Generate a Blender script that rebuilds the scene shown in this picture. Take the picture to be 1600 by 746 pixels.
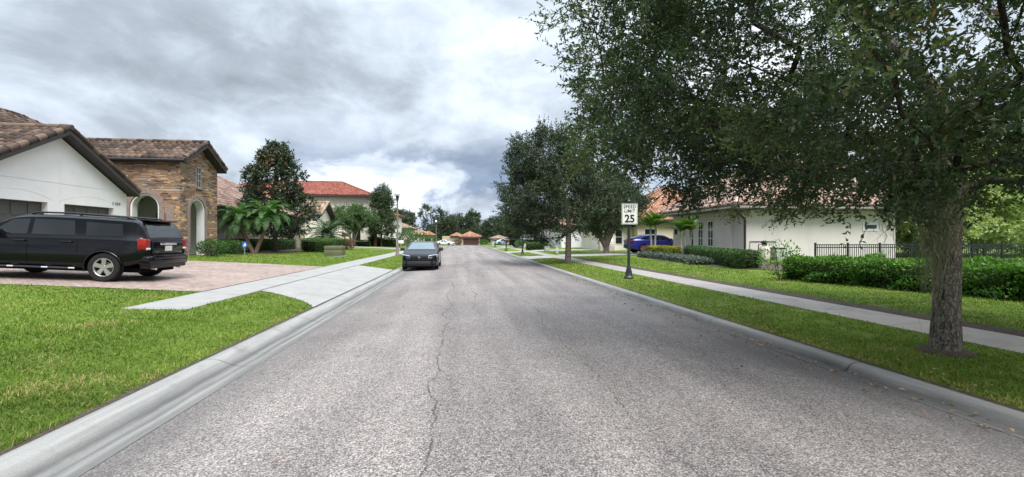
import bpy, bmesh, math, random
import numpy as np
from mathutils import Vector, Matrix, noise as mnoise

for o in list(bpy.data.objects):
    bpy.data.objects.remove(o)
S = bpy.context.scene
COL = S.collection
R = math.radians
PI = math.pi

# ------------------------------------------------------------------ camera
cam = bpy.data.cameras.new('camera')
cam.lens = 15.75
cam.sensor_width = 36
cam.clip_start = 0.05
cam.clip_end = 3000
camo = bpy.data.objects.new('camera', cam)
camo.location = (0, 0, 1.6)
camo.rotation_euler = (R(90.0), 0, R(-6.5))
COL.objects.link(camo)
S.camera = camo

# ------------------------------------------------------------------ world and sun
SUN_EL, SUN_AZ = 56.0, 165.0          # azimuth clockwise from +Y
W = bpy.data.worlds.new('World')
S.world = W
W.use_nodes = True


class NT:
    """tiny node-tree helper"""
    def __init__(self, tree):
        self.t = tree
        self.t.nodes.clear()

    def n(self, kind, **kw):
        nd = self.t.nodes.new(kind)
        ins = kw.pop('ins', {})
        for k, v in kw.items():
            setattr(nd, k, v)
        for k, v in ins.items():
            s = nd.inputs[k]
            if hasattr(v, 'is_output') or isinstance(v, bpy.types.NodeSocket):
                self.t.links.new(v, s)
            else:
                s.default_value = v
        return nd

    def math(self, op, a, b=None, c=None, clamp=False):
        nd = self.t.nodes.new('ShaderNodeMath')
        nd.operation = op
        nd.use_clamp = clamp
        for i, v in enumerate((a, b, c)):
            if v is None:
                continue
            if isinstance(v, bpy.types.NodeSocket):
                self.t.links.new(v, nd.inputs[i])
            else:
                nd.inputs[i].default_value = v
        return nd.outputs[0]

    def ramp(self, fac, stops, interp='LINEAR'):
        nd = self.t.nodes.new('ShaderNodeValToRGB')
        cr = nd.color_ramp
        cr.interpolation = interp
        while len(cr.elements) < len(stops):
            cr.elements.new(0.5)
        for e, (p, c) in zip(cr.elements, stops):
            e.position = p
            e.color = (*c, 1) if len(c) == 3 else c
        self.t.links.new(fac, nd.inputs[0])
        return nd.outputs[0]

    def mix(self, fac, a, b, blend='MIX'):
        nd = self.t.nodes.new('ShaderNodeMix')
        nd.data_type = 'RGBA'
        nd.blend_type = blend
        for i, v in ((0, fac), (6, a), (7, b)):
            if isinstance(v, bpy.types.NodeSocket):
                self.t.links.new(v, nd.inputs[i])
            else:
                nd.inputs[i].default_value = v if i == 0 else ((*v, 1) if len(v) == 3 else v)
        return nd.outputs[2]

    def maprange(self, v, a, b, c, d, smooth=True):
        nd = self.t.nodes.new('ShaderNodeMapRange')
        nd.interpolation_type = 'SMOOTHSTEP' if smooth else 'LINEAR'
        self.t.links.new(v, nd.inputs[0])
        for i, x in zip((1, 2, 3, 4), (a, b, c, d)):
            nd.inputs[i].default_value = x
        return nd.outputs[0]

    def noise(self, vec, scale, detail=4, rough=0.55, dist=0.0, dim='3D', out=0):
        nd = self.t.nodes.new('ShaderNodeTexNoise')
        nd.noise_dimensions = dim
        if vec is not None:
            self.t.links.new(vec, nd.inputs['Vector'])
        nd.inputs['Scale'].default_value = scale
        nd.inputs['Detail'].default_value = detail
        nd.inputs['Roughness'].default_value = rough
        nd.inputs['Distortion'].default_value = dist
        return nd.outputs[out]

    def link(self, a, b):
        self.t.links.new(a, b)


def build_world():
    t = NT(W.node_tree)
    sky = t.n('ShaderNodeTexSky', sky_type='NISHITA', sun_disc=False)
    sky.sun_elevation = R(SUN_EL)
    sky.sun_rotation = R(SUN_AZ)
    sky.air_density = 1.0
    sky.dust_density = 0.2
    bg1 = t.n('ShaderNodeBackground', ins={'Color': sky.outputs[0], 'Strength': 0.085})
    tc = t.n('ShaderNodeTexCoord')
    lift = t.n('ShaderNodeVectorMath', operation='NORMALIZE', ins={0: t.n('ShaderNodeVectorMath', operation='ADD', ins={0: tc.outputs['Generated'], 1: (0, 0, 0.45)}).outputs[0]}).outputs[0]
    t.link(lift, sky.inputs[0])
    sep = t.n('ShaderNodeSeparateXYZ', ins={0: tc.outputs['Generated']})
    x, y, z = sep.outputs
    zz = t.math('ADD', t.math('MAXIMUM', z, 0.0), 0.42)
    px = t.math('DIVIDE', x, zz)
    py = t.math('DIVIDE', y, zz)
    comb = t.n('ShaderNodeCombineXYZ', ins={0: px, 1: py, 2: SKY_SEED}).outputs[0]
    big = t.noise(comb, 1.0, 3, 0.5, 0.3)
    mid = t.noise(comb, 3.0, 9, 0.56, 0.5)
    st = t.n('ShaderNodeMapping', ins={'Vector': tc.outputs['Generated'], 'Scale': (1, 1, 1.9), 'Location': (0.3, 0.2, 0.0)}).outputs[0]
    low = t.noise(st, 4.3, 10, 0.56, 0.35)
    fluff = t.noise(st, 9.0, 9, 0.62, 0.6)
    lowfac = t.maprange(z, 0.08, 0.36, 0.75, 0.12)
    inv = t.math('SUBTRACT', 1.0, lowfac)
    shape = t.math('ADD', t.math('MULTIPLY', big, 0.55), t.math('MULTIPLY', mid, 0.45))
    shape = t.math('ADD', t.math('MULTIPLY', shape, inv), t.math('MULTIPLY', low, lowfac))
    shape = t.math('ADD', t.math('MULTIPLY', shape, 0.82), t.math('MULTIPLY', fluff, 0.18))
    # heavier grey bank to the west, bright thin cloud straight above the street
    west = t.math('MULTIPLY', t.maprange(x, -0.05, -0.55, 0.0, 1.0), t.maprange(z, 0.16, 0.30, 0.0, 1.0))
    centre = t.math('MULTIPLY', t.maprange(x, -0.45, -0.15, 0.0, 1.0), t.maprange(x, 0.12, 0.35, 1.0, 0.4))
    shape2 = t.math('SUBTRACT', t.math('ADD', shape, 0.012), t.math('MULTIPLY', west, 0.052))
    shape2 = t.math('ADD', shape2, t.math('MULTIPLY', centre, 0.035))
    ccol = t.ramp(shape2, [(0.37, (0.27, 0.31, 0.36)), (0.44, (0.36, 0.41, 0.475)), (0.49, (0.47, 0.535, 0.615)),
                           (0.53, (0.56, 0.63, 0.72)), (0.575, (0.68, 0.75, 0.84)), (0.64, (0.84, 0.89, 0.95))])
    zen = t.maprange(z, 0.48, 0.85, 1.0, ZEN)
    bg2 = t.n('ShaderNodeBackground', ins={'Color': ccol, 'Strength': t.math('MULTIPLY', zen, CLOUD)})
    # gaps with blue showing low above the street
    ahead = t.math('MULTIPLY', t.maprange(x, -0.50, -0.22, 0.0, 1.0), t.maprange(x, 0.16, 0.50, 1.0, 0.4))
    gapn = t.math('ADD', t.math('MULTIPLY', t.noise(st, 3.4, 8, 0.55, 0.3), 0.8), t.math('MULTIPLY', fluff, 0.2))
    gap = t.math('MULTIPLY', t.maprange(gapn, 0.485, 0.56, 0.0, 1.0), t.maprange(z, 0.30, 0.12, 0.0, 1.0))
    gap = t.math('MULTIPLY', gap, ahead)
    gap = t.math('MULTIPLY', gap, t.maprange(y, 0.0, 0.3, 0.0, 0.9))
    blue = t.n('ShaderNodeMixShader', ins={0: 0.25, 1: bg1.outputs[0], 2: bg2.outputs[0]})
    mx = t.n('ShaderNodeMixShader', ins={0: gap, 1: bg2.outputs[0], 2: blue.outputs[0]})
    out = t.n('ShaderNodeOutputWorld')
    t.link(mx.outputs[0], out.inputs[0])


SKY_SEED = 12.1
ZEN, CLOUD = 3.6, 0.90
build_world()

sun = bpy.data.lights.new('sun', 'SUN')
sun.energy = 2.8
sun.angle = R(32)
sun.color = (1.0, 0.96, 0.90)
suno = bpy.data.objects.new('sun', sun)
_d = Vector((math.sin(R(SUN_AZ)) * math.cos(R(SUN_EL)), math.cos(R(SUN_AZ)) * math.cos(R(SUN_EL)), math.sin(R(SUN_EL))))
suno.rotation_euler = (-_d).to_track_quat('-Z', 'Y').to_euler()
suno.location = (20, -5, 40)
COL.objects.link(suno)

S.view_settings.view_transform = 'Standard'
S.view_settings.look = 'None'
S.view_settings.exposure = 0.7
S.view_settings.gamma = 1.0
S.view_settings.use_curve_mapping = False
S.cycles.max_bounces = 6
S.cycles.diffuse_bounces = 3
S.cycles.transparent_max_bounces = 4
S.cycles.use_denoising = True

# ------------------------------------------------------------------ helpers
def tag(o, label=None, cat=None, group=None, kind=None):
    if label:
        o['label'] = label
    if cat:
        o['category'] = cat
    if group:
        o['group'] = group
    if kind:
        o['kind'] = kind
    return o


def empty(name, loc, label, cat, group=None):
    o = bpy.data.objects.new(name, None)
    o.location = loc
    o.empty_display_size = 0.3
    COL.objects.link(o)
    return tag(o, label, cat, group)


def root_off(o):
    v = Vector((0, 0, 0))
    while o is not None:
        v += o.location
        o = o.parent
    return v


def children(o):
    return [c for c in bpy.data.objects if c.parent is o]


def copy_tree(o, parent=None, kids=None):
    if kids is None:
        kids = {}
        for c in bpy.data.objects:
            if c.parent is not None:
                kids.setdefault(c.parent.name, []).append(c)
    c = o.copy()
    COL.objects.link(c)
    c.parent = parent
    for ch in kids.get(o.name, []):
        copy_tree(ch, c, kids)
    return c


class MB:
    def __init__(self):
        self.v, self.f, self.m = [], [], []

    def add(self, vs, fs, mat=0):
        b = len(self.v)
        self.v.extend([tuple(p) for p in vs])
        for f in fs:
            self.f.append(tuple(b + i for i in f))
            self.m.append(mat)
        return self

    def box(self, x0, x1, y0, y1, z0, z1, mat=0):
        vs = [(x, y, z) for z in (z0, z1) for y in (y0, y1) for x in (x0, x1)]
        fs = [(0, 2, 3, 1), (4, 5, 7, 6), (0, 1, 5, 4), (2, 6, 7, 3), (0, 4, 6, 2), (1, 3, 7, 5)]
        return self.add(vs, fs, mat)

    def bbox(self, x0, x1, y0, y1, z0, z1, b=0.02, mat=0):
        """box with chamfered edges"""
        bm = bmesh.new()
        bmesh.ops.create_cube(bm, size=1.0)
        for v in bm.verts:
            v.co = Vector(((x0 + x1) / 2 + v.co.x * (x1 - x0), (y0 + y1) / 2 + v.co.y * (y1 - y0), (z0 + z1) / 2 + v.co.z * (z1 - z0)))
        b = min(b, 0.45 * min(abs(x1 - x0), abs(y1 - y0), abs(z1 - z0)))
        bmesh.ops.bevel(bm, geom=bm.edges[:], offset=b, segments=2, profile=0.5, affect='EDGES')
        bm.verts.index_update()
        self.add([v.co[:] for v in bm.verts], [[v.index for v in f.verts] for f in bm.faces], mat)
        bm.free()
        return self

    def path(self, pts, rad, n=8, mat=0, flat=1.0):
        pts = [Vector(p) for p in pts]
        if not hasattr(rad, '__len__'):
            rad = [rad] * len(pts)
        up = Vector((0, 0, 1))
        vs = []
        prev = None
        for i, p in enumerate(pts):
            d = (pts[min(i + 1, len(pts) - 1)] - pts[max(i - 1, 0)]).normalized()
            if prev is None:
                a = d.cross(up)
                if a.length < 1e-3:
                    a = Vector((1, 0, 0))
            else:
                a = prev - d * prev.dot(d)
            a.normalize()
            prev = a
            b = d.cross(a)
            for k in range(n):
                t = 2 * PI * k / n
                vs.append(p + (a * math.cos(t) + b * (math.sin(t) * flat)) * rad[i])
        fs = []
        for i in range(len(pts) - 1):
            for k in range(n):
                fs.append((i * n + k, i * n + (k + 1) % n, (i + 1) * n + (k + 1) % n, (i + 1) * n + k))
        fs.append(tuple(range(n - 1, -1, -1)))
        fs.append(tuple((len(pts) - 1) * n + k for k in range(n)))
        return self.add(vs, fs, mat)

    def lathe(self, prof, c=(0, 0, 0), axis='z', n=20, mat=0, closed=False):
        vs = []
        for r, h in prof:
            for k in range(n):
                t = 2 * PI * k / n
                a, b = r * math.cos(t), r * math.sin(t)
                if axis == 'z':
                    vs.append((c[0] + a, c[1] + b, c[2] + h))
                elif axis == 'y':
                    vs.append((c[0] + b, c[1] + h, c[2] + a))
                else:
                    vs.append((c[0] + h, c[1] + a, c[2] + b))
        fs = []
        m = len(prof)
        for i in range(m if closed else m - 1):
            j = (i + 1) % m
            for k in range(n):
                fs.append((i * n + k, i * n + (k + 1) % n, j * n + (k + 1) % n, j * n + k))
        if not closed:
            fs.append(tuple(range(n - 1, -1, -1)))
            fs.append(tuple((m - 1) * n + k for k in range(n)))
        return self.add(vs, fs, mat)

    def prism(self, poly, fn, w0, w1, mat=0):
        n = len(poly)
        vs = [fn(u, v, w0) for u, v in poly] + [fn(u, v, w1) for u, v in poly]
        fs = [tuple(range(n - 1, -1, -1)), tuple(range(n, 2 * n))]
        fs += [(i, (i + 1) % n, n + (i + 1) % n, n + i) for i in range(n)]
        return self.add(vs, fs, mat)

    def plate(self, P, th, mat=0):
        """quad P (4 corners) thickened along its normal, outer face where given"""
        P = [Vector(p) for p in P]
        nrm = (P[1] - P[0]).cross(P[3] - P[0]).normalized()
        vs = [p for p in P] + [p - nrm * th for p in P]
        return self.add(vs, [(0, 1, 2, 3), (7, 6, 5, 4), (0, 4, 5, 1), (1, 5, 6, 2), (2, 6, 7, 3), (3, 7, 4, 0)], mat)

    def build(self, name, mats, parent=None, smooth=None, cutters=None, origin=None):
        if not isinstance(mats, (list, tuple)):
            mats = [mats]
        me = bpy.data.meshes.new(name)
        me.from_pydata(self.v, [], self.f)
        for m in mats:
            me.materials.append(m)
        if len(mats) > 1:
            me.polygons.foreach_set('material_index', self.m)
        bm = bmesh.new()
        bm.from_mesh(me)
        bmesh.ops.recalc_face_normals(bm, faces=bm.faces[:])
        bm.to_mesh(me)
        bm.free()
        o = bpy.data.objects.new(name, me)
        COL.objects.link(o)
        if cutters:
            tmp = []
            for c in cutters:
                cm = bpy.data.meshes.new('cut')
                cm.from_pydata(c.v, [], c.f)
                b2 = bmesh.new()
                b2.from_mesh(cm)
                bmesh.ops.recalc_face_normals(b2, faces=b2.faces[:])
                b2.to_mesh(cm)
                b2.free()
                co = bpy.data.objects.new('cut', cm)
                COL.objects.link(co)
                md = o.modifiers.new('b', 'BOOLEAN')
                md.operation = 'DIFFERENCE'
                md.solver = 'EXACT'
                md.object = co
                tmp.append(co)
            bpy.context.view_layer.update()
            ev = o.evaluated_get(bpy.context.evaluated_depsgraph_get())
            nm = bpy.data.meshes.new_from_object(ev)
            o.modifiers.clear()
            old = o.data
            o.data = nm
            bpy.data.meshes.remove(old)
            nm.name = name
            me = nm
            for co in tmp:
                cm = co.data
                bpy.data.objects.remove(co)
                bpy.data.meshes.remove(cm)
        if smooth is not None:
            me.polygons.foreach_set('use_smooth', [True] * len(me.polygons))
            me.set_sharp_from_angle(angle=R(smooth))
        finish(o, parent, origin)
        return o


def finish(o, parent, origin=None):
    if parent is not None:
        off = root_off(parent)
        o.data.transform(Matrix.Translation(-off))
        o.parent = parent
    elif origin is not None:
        o.data.transform(Matrix.Translation(-Vector(origin)))
        o.location = origin


def mesh_np(name, V, F, mats, parent=None, midx=None, tint=None, origin=None, smooth=False):
    V = np.asarray(V, dtype=np.float32)
    F = np.asarray(F, dtype=np.int32)
    me = bpy.data.meshes.new(name)
    me.vertices.add(len(V))
    me.vertices.foreach_set('co', V.ravel())
    k = F.shape[1]
    me.loops.add(F.size)
    me.loops.foreach_set('vertex_index', F.ravel())
    me.polygons.add(len(F))
    me.polygons.foreach_set('loop_start', np.arange(len(F), dtype=np.int32) * k)
    if not isinstance(mats, (list, tuple)):
        mats = [mats]
    for m in mats:
        me.materials.append(m)
    if midx is not None:
        me.polygons.foreach_set('material_index', np.asarray(midx, dtype=np.int32))
    if tint is not None:
        a = me.attributes.new('tint', 'FLOAT', 'FACE')
        a.data.foreach_set('value', np.asarray(tint, dtype=np.float32))
    me.update(calc_edges=True)
    if smooth:
        me.polygons.foreach_set('use_smooth', [True] * len(me.polygons))
    o = bpy.data.objects.new(name, me)
    COL.objects.link(o)
    finish(o, parent, origin)
    return o


# ------------------------------------------------------------------ materials
def new_mat(name):
    m = bpy.data.materials.new(name)
    m.use_nodes = True
    t = NT(m.node_tree)
    bs = t.n('ShaderNodeBsdfPrincipled')
    out = t.n('ShaderNodeOutputMaterial')
    t.link(bs.outputs[0], out.inputs[0])
    return m, t, bs, out


def pm(name, col, rough=0.6, metal=0.0, var=0.12, scale=6.0, bump=0.0, bscale=60.0, spec=0.5, coat=0.0, streak=0.0):
    m, t, bs, out = new_mat(name)
    tc = t.n('ShaderNodeTexCoord').outputs['Object']
    n = t.noise(tc, scale, 5, 0.6)
    a = tuple(c * (1 - var) for c in col)
    b = tuple(min(1.0, c * (1 + var)) for c in col)
    c = t.ramp(n, [(0.3, a), (0.7, b)])
    if streak:
        mp = t.n('ShaderNodeMapping', ins={'Vector': tc, 'Scale': (1.3, 1.3, 0.12)}).outputs[0]
        s = t.maprange(t.noise(mp, 1.6, 5, 0.6), 0.50, 0.75, 0.0, streak)
        c = t.mix(s, c, tuple(x * 0.55 for x in col))
    t.link(c, bs.inputs['Base Color'])
    bs.inputs['Roughness'].default_value = rough
    bs.inputs['Metallic'].default_value = metal
    bs.inputs['Specular IOR Level'].default_value = spec
    bs.inputs['Coat Weight'].default_value = coat
    bs.inputs['Coat Roughness'].default_value = 0.04
    if bump:
        bn = t.noise(tc, bscale, 4, 0.6)
        bp = t.n('ShaderNodeBump', ins={'Strength': bump, 'Distance': 0.02, 'Height': bn})
        t.link(bp.outputs[0], bs.inputs['Normal'])
    return m


def leaf_mat(name, stops, rough=0.5, trans=0.35, spec=0.35):
    m, t, bs, out = new_mat(name)
    at = t.n('ShaderNodeAttribute', attribute_name='tint').outputs['Fac']
    c = t.ramp(at, stops)
    t.link(c, bs.inputs['Base Color'])
    bs.inputs['Roughness'].default_value = rough
    bs.inputs['Specular IOR Level'].default_value = spec
    tr = t.n('ShaderNodeBsdfTranslucent')
    warm = t.mix(1.0, c, (1.0, 1.25, 0.45), 'MULTIPLY')
    t.link(warm, tr.inputs[0])
    mx = t.n('ShaderNodeMixShader', ins={0: trans, 1: bs.outputs[0], 2: tr.outputs[0]})
    t.link(mx.outputs[0], out.inputs[0])
    return m


def road_mat():
    m, t, bs, out = new_mat('chip_seal_asphalt')
    tc = t.n('ShaderNodeTexCoord').outputs['Object']
    sp = t.n('ShaderNodeSeparateXYZ', ins={0: tc})
    x, y, z = sp.outputs
    flat = t.n('ShaderNodeCombineXYZ', ins={0: x, 1: y, 2: 0.0}).outputs[0]
    v1 = t.n('ShaderNodeTexVoronoi', ins={'Vector': flat, 'Scale': 88.0})
    cellr = t.n('ShaderNodeSeparateColor', ins={0: v1.outputs['Color']}).outputs[0]
    v2 = t.n('ShaderNodeTexVoronoi', ins={'Vector': flat, 'Scale': 34.0})
    cellb = t.n('ShaderNodeSeparateColor', ins={0: v2.outputs['Color']}).outputs[1]
    stone = t.ramp(cellr, [(0.0, (0.034, 0.029, 0.027)), (0.22, (0.11, 0.095, 0.088)), (0.5, (0.235, 0.212, 0.199)),
                           (0.8, (0.355, 0.328, 0.31)), (1.0, (0.61, 0.585, 0.555))])
    stone2 = t.ramp(cellb, [(0.0, (0.095, 0.083, 0.077)), (0.5, (0.245, 0.221, 0.208)), (1.0, (0.40, 0.368, 0.35))])
    c = t.mix(0.38, stone, stone2)
    c = t.mix(0.26, c, (0.222, 0.20, 0.188))
    # tar showing between stones
    gapm = t.maprange(v1.outputs['Distance'], 0.5, 0.75, 0.0, 0.75)
    c = t.mix(gapm, c, (0.045, 0.04, 0.042))
    # large scale wear
    big = t.noise(flat, 0.55, 5, 0.6, 0.3)
    c = t.mix(1.0, c, t.ramp(big, [(0.3, (0.84, 0.82, 0.81)), (0.7, (1.14, 1.11, 1.08))]), 'MULTIPLY')
    # wheel paths: lengthwise polished bands
    lng = t.n('ShaderNodeMapping', ins={'Vector': flat, 'Scale': (1.0, 0.06, 1.0)}).outputs[0]
    band = t.noise(lng, 1.4, 3, 0.5)
    c = t.mix(1.0, c, t.ramp(band, [(0.35, (0.78, 0.775, 0.775)), (0.65, (1.12, 1.115, 1.11))]), 'MULTIPLY')
    # colour darkens towards the east gutter, with an uneven edge
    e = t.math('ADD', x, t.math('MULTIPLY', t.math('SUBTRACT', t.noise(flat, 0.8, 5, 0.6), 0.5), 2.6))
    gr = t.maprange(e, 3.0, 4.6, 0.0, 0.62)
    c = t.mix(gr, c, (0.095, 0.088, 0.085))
    e2 = t.math('ADD', x, t.math('MULTIPLY', t.math('SUBTRACT', t.noise(flat, 1.1, 5, 0.6), 0.5), 1.0))
    c = t.mix(t.maprange(e2, -1.9, -2.55, 0.0, 0.5), c, (0.09, 0.085, 0.082))
    # lengthwise cracks
    cr = None
    for cx, amp, ph, w, y0, y1 in ((-0.28, 0.75, 0.0, 0.0075, -2, 34), (1.48, 0.85, 7.3, 0.0045, 2.5, 26), (0.35, 0.8, 19.1, 0.005, 9, 40)):
        ny = t.n('ShaderNodeCombineXYZ', ins={0: ph, 1: y, 2: 0.0}).outputs[0]
        w1 = t.math('MULTIPLY', t.math('SUBTRACT', t.noise(ny, 0.45, 2, 0.5), 0.5), amp)
        w2 = t.math('MULTIPLY', t.math('SUBTRACT', t.noise(ny, 4.0, 5, 0.7), 0.5), 0.22)
        d = t.math('ABSOLUTE', t.math('SUBTRACT', t.math('SUBTRACT', x, cx), t.math('ADD', w1, w2)))
        wd = t.math('MULTIPLY', t.math('MAXIMUM', t.math('SUBTRACT', t.noise(ny, 2.3, 4, 0.65), 0.30), 0.0), w * 5.0)
        k = t.math('LESS_THAN', d, wd)
        rng = t.math('MULTIPLY', t.math('GREATER_THAN', y, y0), t.math('LESS_THAN', y, y1))
        k = t.math('MULTIPLY', k, rng)
        cr = k if cr is None else t.math('MAXIMUM', cr, k)
    c = t.mix(t.math('MULTIPLY', cr, 0.72), c, (0.03, 0.027, 0.024))
    t.link(c, bs.inputs['Base Color'])
    bs.inputs['Roughness'].default_value = 0.82
    bs.inputs['Specular IOR Level'].default_value = 0.3
    h = t.math('SUBTRACT', t.math('MULTIPLY', v1.outputs['Distance'], -1.0), t.math('MULTIPLY', cr, 1.2))
    bp = t.n('ShaderNodeBump', ins={'Strength': 0.7, 'Distance': 0.008, 'Height': h})
    t.link(bp.outputs[0], bs.inputs['Normal'])
    return m


def grass_ground_mat():
    m, t, bs, out = new_mat('lawn_ground')
    tc = t.n('ShaderNodeTexCoord').outputs['Object']
    n1 = t.noise(tc, 0.5, 5, 0.6, 0.3)
    n2 = t.noise(tc, 14.0, 5, 0.7)
    c = t.ramp(n1, [(0.3, (0.088, 0.138, 0.017)), (0.55, (0.122, 0.178, 0.024)), (0.75, (0.165, 0.215, 0.038))])
    c = t.mix(1.0, c, t.ramp(n2, [(0.3, (0.55, 0.6, 0.5)), (0.7, (1.2, 1.15, 1.1))]), 'MULTIPLY')
    dead = t.maprange(t.noise(tc, 2.7, 6, 0.65), 0.66, 0.78, 0.0, 0.55)
    c = t.mix(dead, c, (0.17, 0.135, 0.055))
    t.link(c, bs.inputs['Base Color'])
    bs.inputs['Roughness'].default_value = 0.9
    bs.inputs['Specular IOR Level'].default_value = 0.15
    bp = t.n('ShaderNodeBump', ins={'Strength': 0.8, 'Distance': 0.05, 'Height': t.noise(tc, 30.0, 4, 0.7)})
    t.link(bp.outputs[0], bs.inputs['Normal'])
    return m


def concrete_mat(name, base, grime=(0.10, 0.097, 0.09), amt=0.5, streaky=False):
    m, t, bs, out = new_mat(name)
    tc = t.n('ShaderNodeTexCoord').outputs['Object']
    n = t.noise(tc, 3.0, 6, 0.65)
    c = t.ramp(n, [(0.25, tuple(b * 0.84 for b in base)), (0.75, tuple(b * 1.1 for b in base))])
    sp = t.noise(tc, 90.0, 3, 0.6)
    c = t.mix(1.0, c, t.ramp(sp, [(0.3, (0.86, 0.86, 0.86)), (0.7, (1.08, 1.08, 1.08))]), 'MULTIPLY')
    if streaky:
        mp = t.n('ShaderNodeMapping', ins={'Vector': tc, 'Scale': (9.0, 0.35, 9.0)}).outputs[0]
        g = t.maprange(t.noise(mp, 1.0, 7, 0.65), 0.42, 0.68, 0.0, amt)
    else:
        g = t.maprange(t.noise(tc, 1.3, 6, 0.65), 0.52, 0.75, 0.0, amt)
    c = t.mix(g, c, grime)
    t.link(c, bs.inputs['Base Color'])
    bs.inputs['Roughness'].default_value = 0.85
    bs.inputs['Specular IOR Level'].default_value = 0.25
    bp = t.n('ShaderNodeBump', ins={'Strength': 0.35, 'Distance': 0.006, 'Height': sp})
    t.link(bp.outputs[0], bs.inputs['Normal'])
    return m


def paver_mat():
    m, t, bs, out = new_mat('brick_pavers')
    tc = t.n('ShaderNodeTexCoord').outputs['Object']
    rot = t.n('ShaderNodeMapping', ins={'Vector': tc, 'Rotation': (0, 0, R(45))}).outputs[0]
    br = t.n('ShaderNodeTexBrick', offset=0.5)
    t.link(rot, br.inputs['Vector'])
    for k, v in (('Color1', (0, 0, 0, 1)), ('Color2', (1, 1, 1, 1)), ('Mortar', (0.5, 0.5, 0.5, 1)), ('Scale', 1.0), ('Mortar Size', 0.006),
                 ('Brick Width', 0.22), ('Row Height', 0.11), ('Bias', 0.0)):
        br.inputs[k].default_value = v
    col = t.ramp(br.outputs['Color'], [(0.0, (0.205, 0.145, 0.118)), (0.35, (0.25, 0.18, 0.15)), (0.7, (0.275, 0.205, 0.172)), (1.0, (0.30, 0.232, 0.198))])
    c = t.mix(br.outputs['Fac'], col, (0.17, 0.14, 0.12))
    n = t.noise(tc, 0.9, 5, 0.6)
    c = t.mix(1.0, c, t.ramp(n, [(0.3, (0.8, 0.8, 0.8)), (0.7, (1.12, 1.12, 1.12))]), 'MULTIPLY')
    t.link(c, bs.inputs['Base Color'])
    bs.inputs['Roughness'].default_value = 0.8
    bp = t.n('ShaderNodeBump', ins={'Strength': 0.5, 'Distance': 0.005, 'Height': t.math('SUBTRACT', 1.0, br.outputs['Fac'])})
    t.link(bp.outputs[0], bs.inputs['Normal'])
    return m


def stone_mat(name='ledgestone', pale=False):
    m, t, bs, out = new_mat(name)
    tc = t.n('ShaderNodeTexCoord').outputs['Object']
    sp = t.n('ShaderNodeSeparateXYZ', ins={0: tc})
    h = t.math('ADD', sp.outputs[0], sp.outputs[1])
    nz = t.math('MULTIPLY', t.math('SUBTRACT', t.noise(tc, 1.7, 4, 0.55), 0.5), 0.20)
    hz = t.math('MULTIPLY', t.math('SUBTRACT', t.noise(tc, 2.3, 4, 0.6), 0.5), 0.5)
    vec = t.n('ShaderNodeCombineXYZ', ins={0: t.math('ADD', h, hz), 1: t.math('ADD', sp.outputs[2], nz), 2: 0.0}).outputs[0]
    def brick(w, hh, off):
        br = t.n('ShaderNodeTexBrick', offset=off, offset_frequency=2, squash=1.7, squash_frequency=3)
        t.link(vec, br.inputs['Vector'])
        for k, v in (('Color1', (0, 0, 0, 1)), ('Color2', (1, 1, 1, 1)), ('Mortar', (0.5, 0.5, 0.5, 1)), ('Scale', 1.0), ('Mortar Size', 0.007),
                     ('Mortar Smooth', 0.5), ('Brick Width', w), ('Row Height', hh), ('Bias', 0.0)):
            br.inputs[k].default_value = v
        return br
    ba, bb = brick(0.34, 0.062, 0.37), brick(0.52, 0.125, 0.43)
    pick = t.math('GREATER_THAN', t.noise(vec, 1.6, 1, 0.5), 0.56)

    class b1:
        outputs = {'Color': t.n('ShaderNodeSeparateColor', ins={0: t.mix(pick, ba.outputs['Color'], bb.outputs['Color'])}).outputs[0],
                   'Fac': t.math('ADD', t.math('MULTIPLY', ba.outputs['Fac'], t.math('SUBTRACT', 1.0, pick)), t.math('MULTIPLY', bb.outputs['Fac'], pick))}
    if pale:
        st = [(0.0, (0.30, 0.27, 0.24)), (0.5, (0.45, 0.42, 0.38)), (1.0, (0.56, 0.53, 0.49))]
    else:
        st = [(0.0, (0.055, 0.038, 0.028)), (0.18, (0.20, 0.165, 0.14)), (0.33, (0.22, 0.135, 0.08)), (0.48, (0.11, 0.068, 0.046)),
              (0.62, (0.30, 0.19, 0.105)), (0.76, (0.16, 0.125, 0.10)), (0.88, (0.44, 0.30, 0.17)), (1.0, (0.25, 0.21, 0.185))]
    col = t.ramp(b1.outputs['Color'], st)
    patch = t.noise(vec, 1.1, 3, 0.5)
    col = t.mix(1.0, col, t.ramp(patch, [(0.35, (1.15, 1.18, 1.25)), (0.65, (1.65, 1.5, 1.38))]), 'MULTIPLY')
    fine = t.noise(tc, 26.0, 4, 0.65)
    col = t.mix(1.0, col, t.ramp(fine, [(0.3, (0.72, 0.72, 0.72)), (0.7, (1.2, 1.2, 1.2))]), 'MULTIPLY')
    c = t.mix(b1.outputs['Fac'], col, (0.035, 0.028, 0.022) if not pale else (0.2, 0.18, 0.16))
    t.link(c, bs.inputs['Base Color'])
    bs.inputs['Roughness'].default_value = 0.9
    bs.inputs['Specular IOR Level'].default_value = 0.2
    hh = t.math('ADD', t.math('MULTIPLY', t.math('SUBTRACT', 1.0, b1.outputs['Fac']), 0.6), t.math('MULTIPLY', b1.outputs['Color'], 0.8))
    hh = t.math('ADD', hh, t.math('MULTIPLY', fine, 0.3))
    bp = t.n('ShaderNodeBump', ins={'Strength': 0.9, 'Distance': 0.05, 'Height': hh})
    t.link(bp.outputs[0], bs.inputs['Normal'])
    return m


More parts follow.
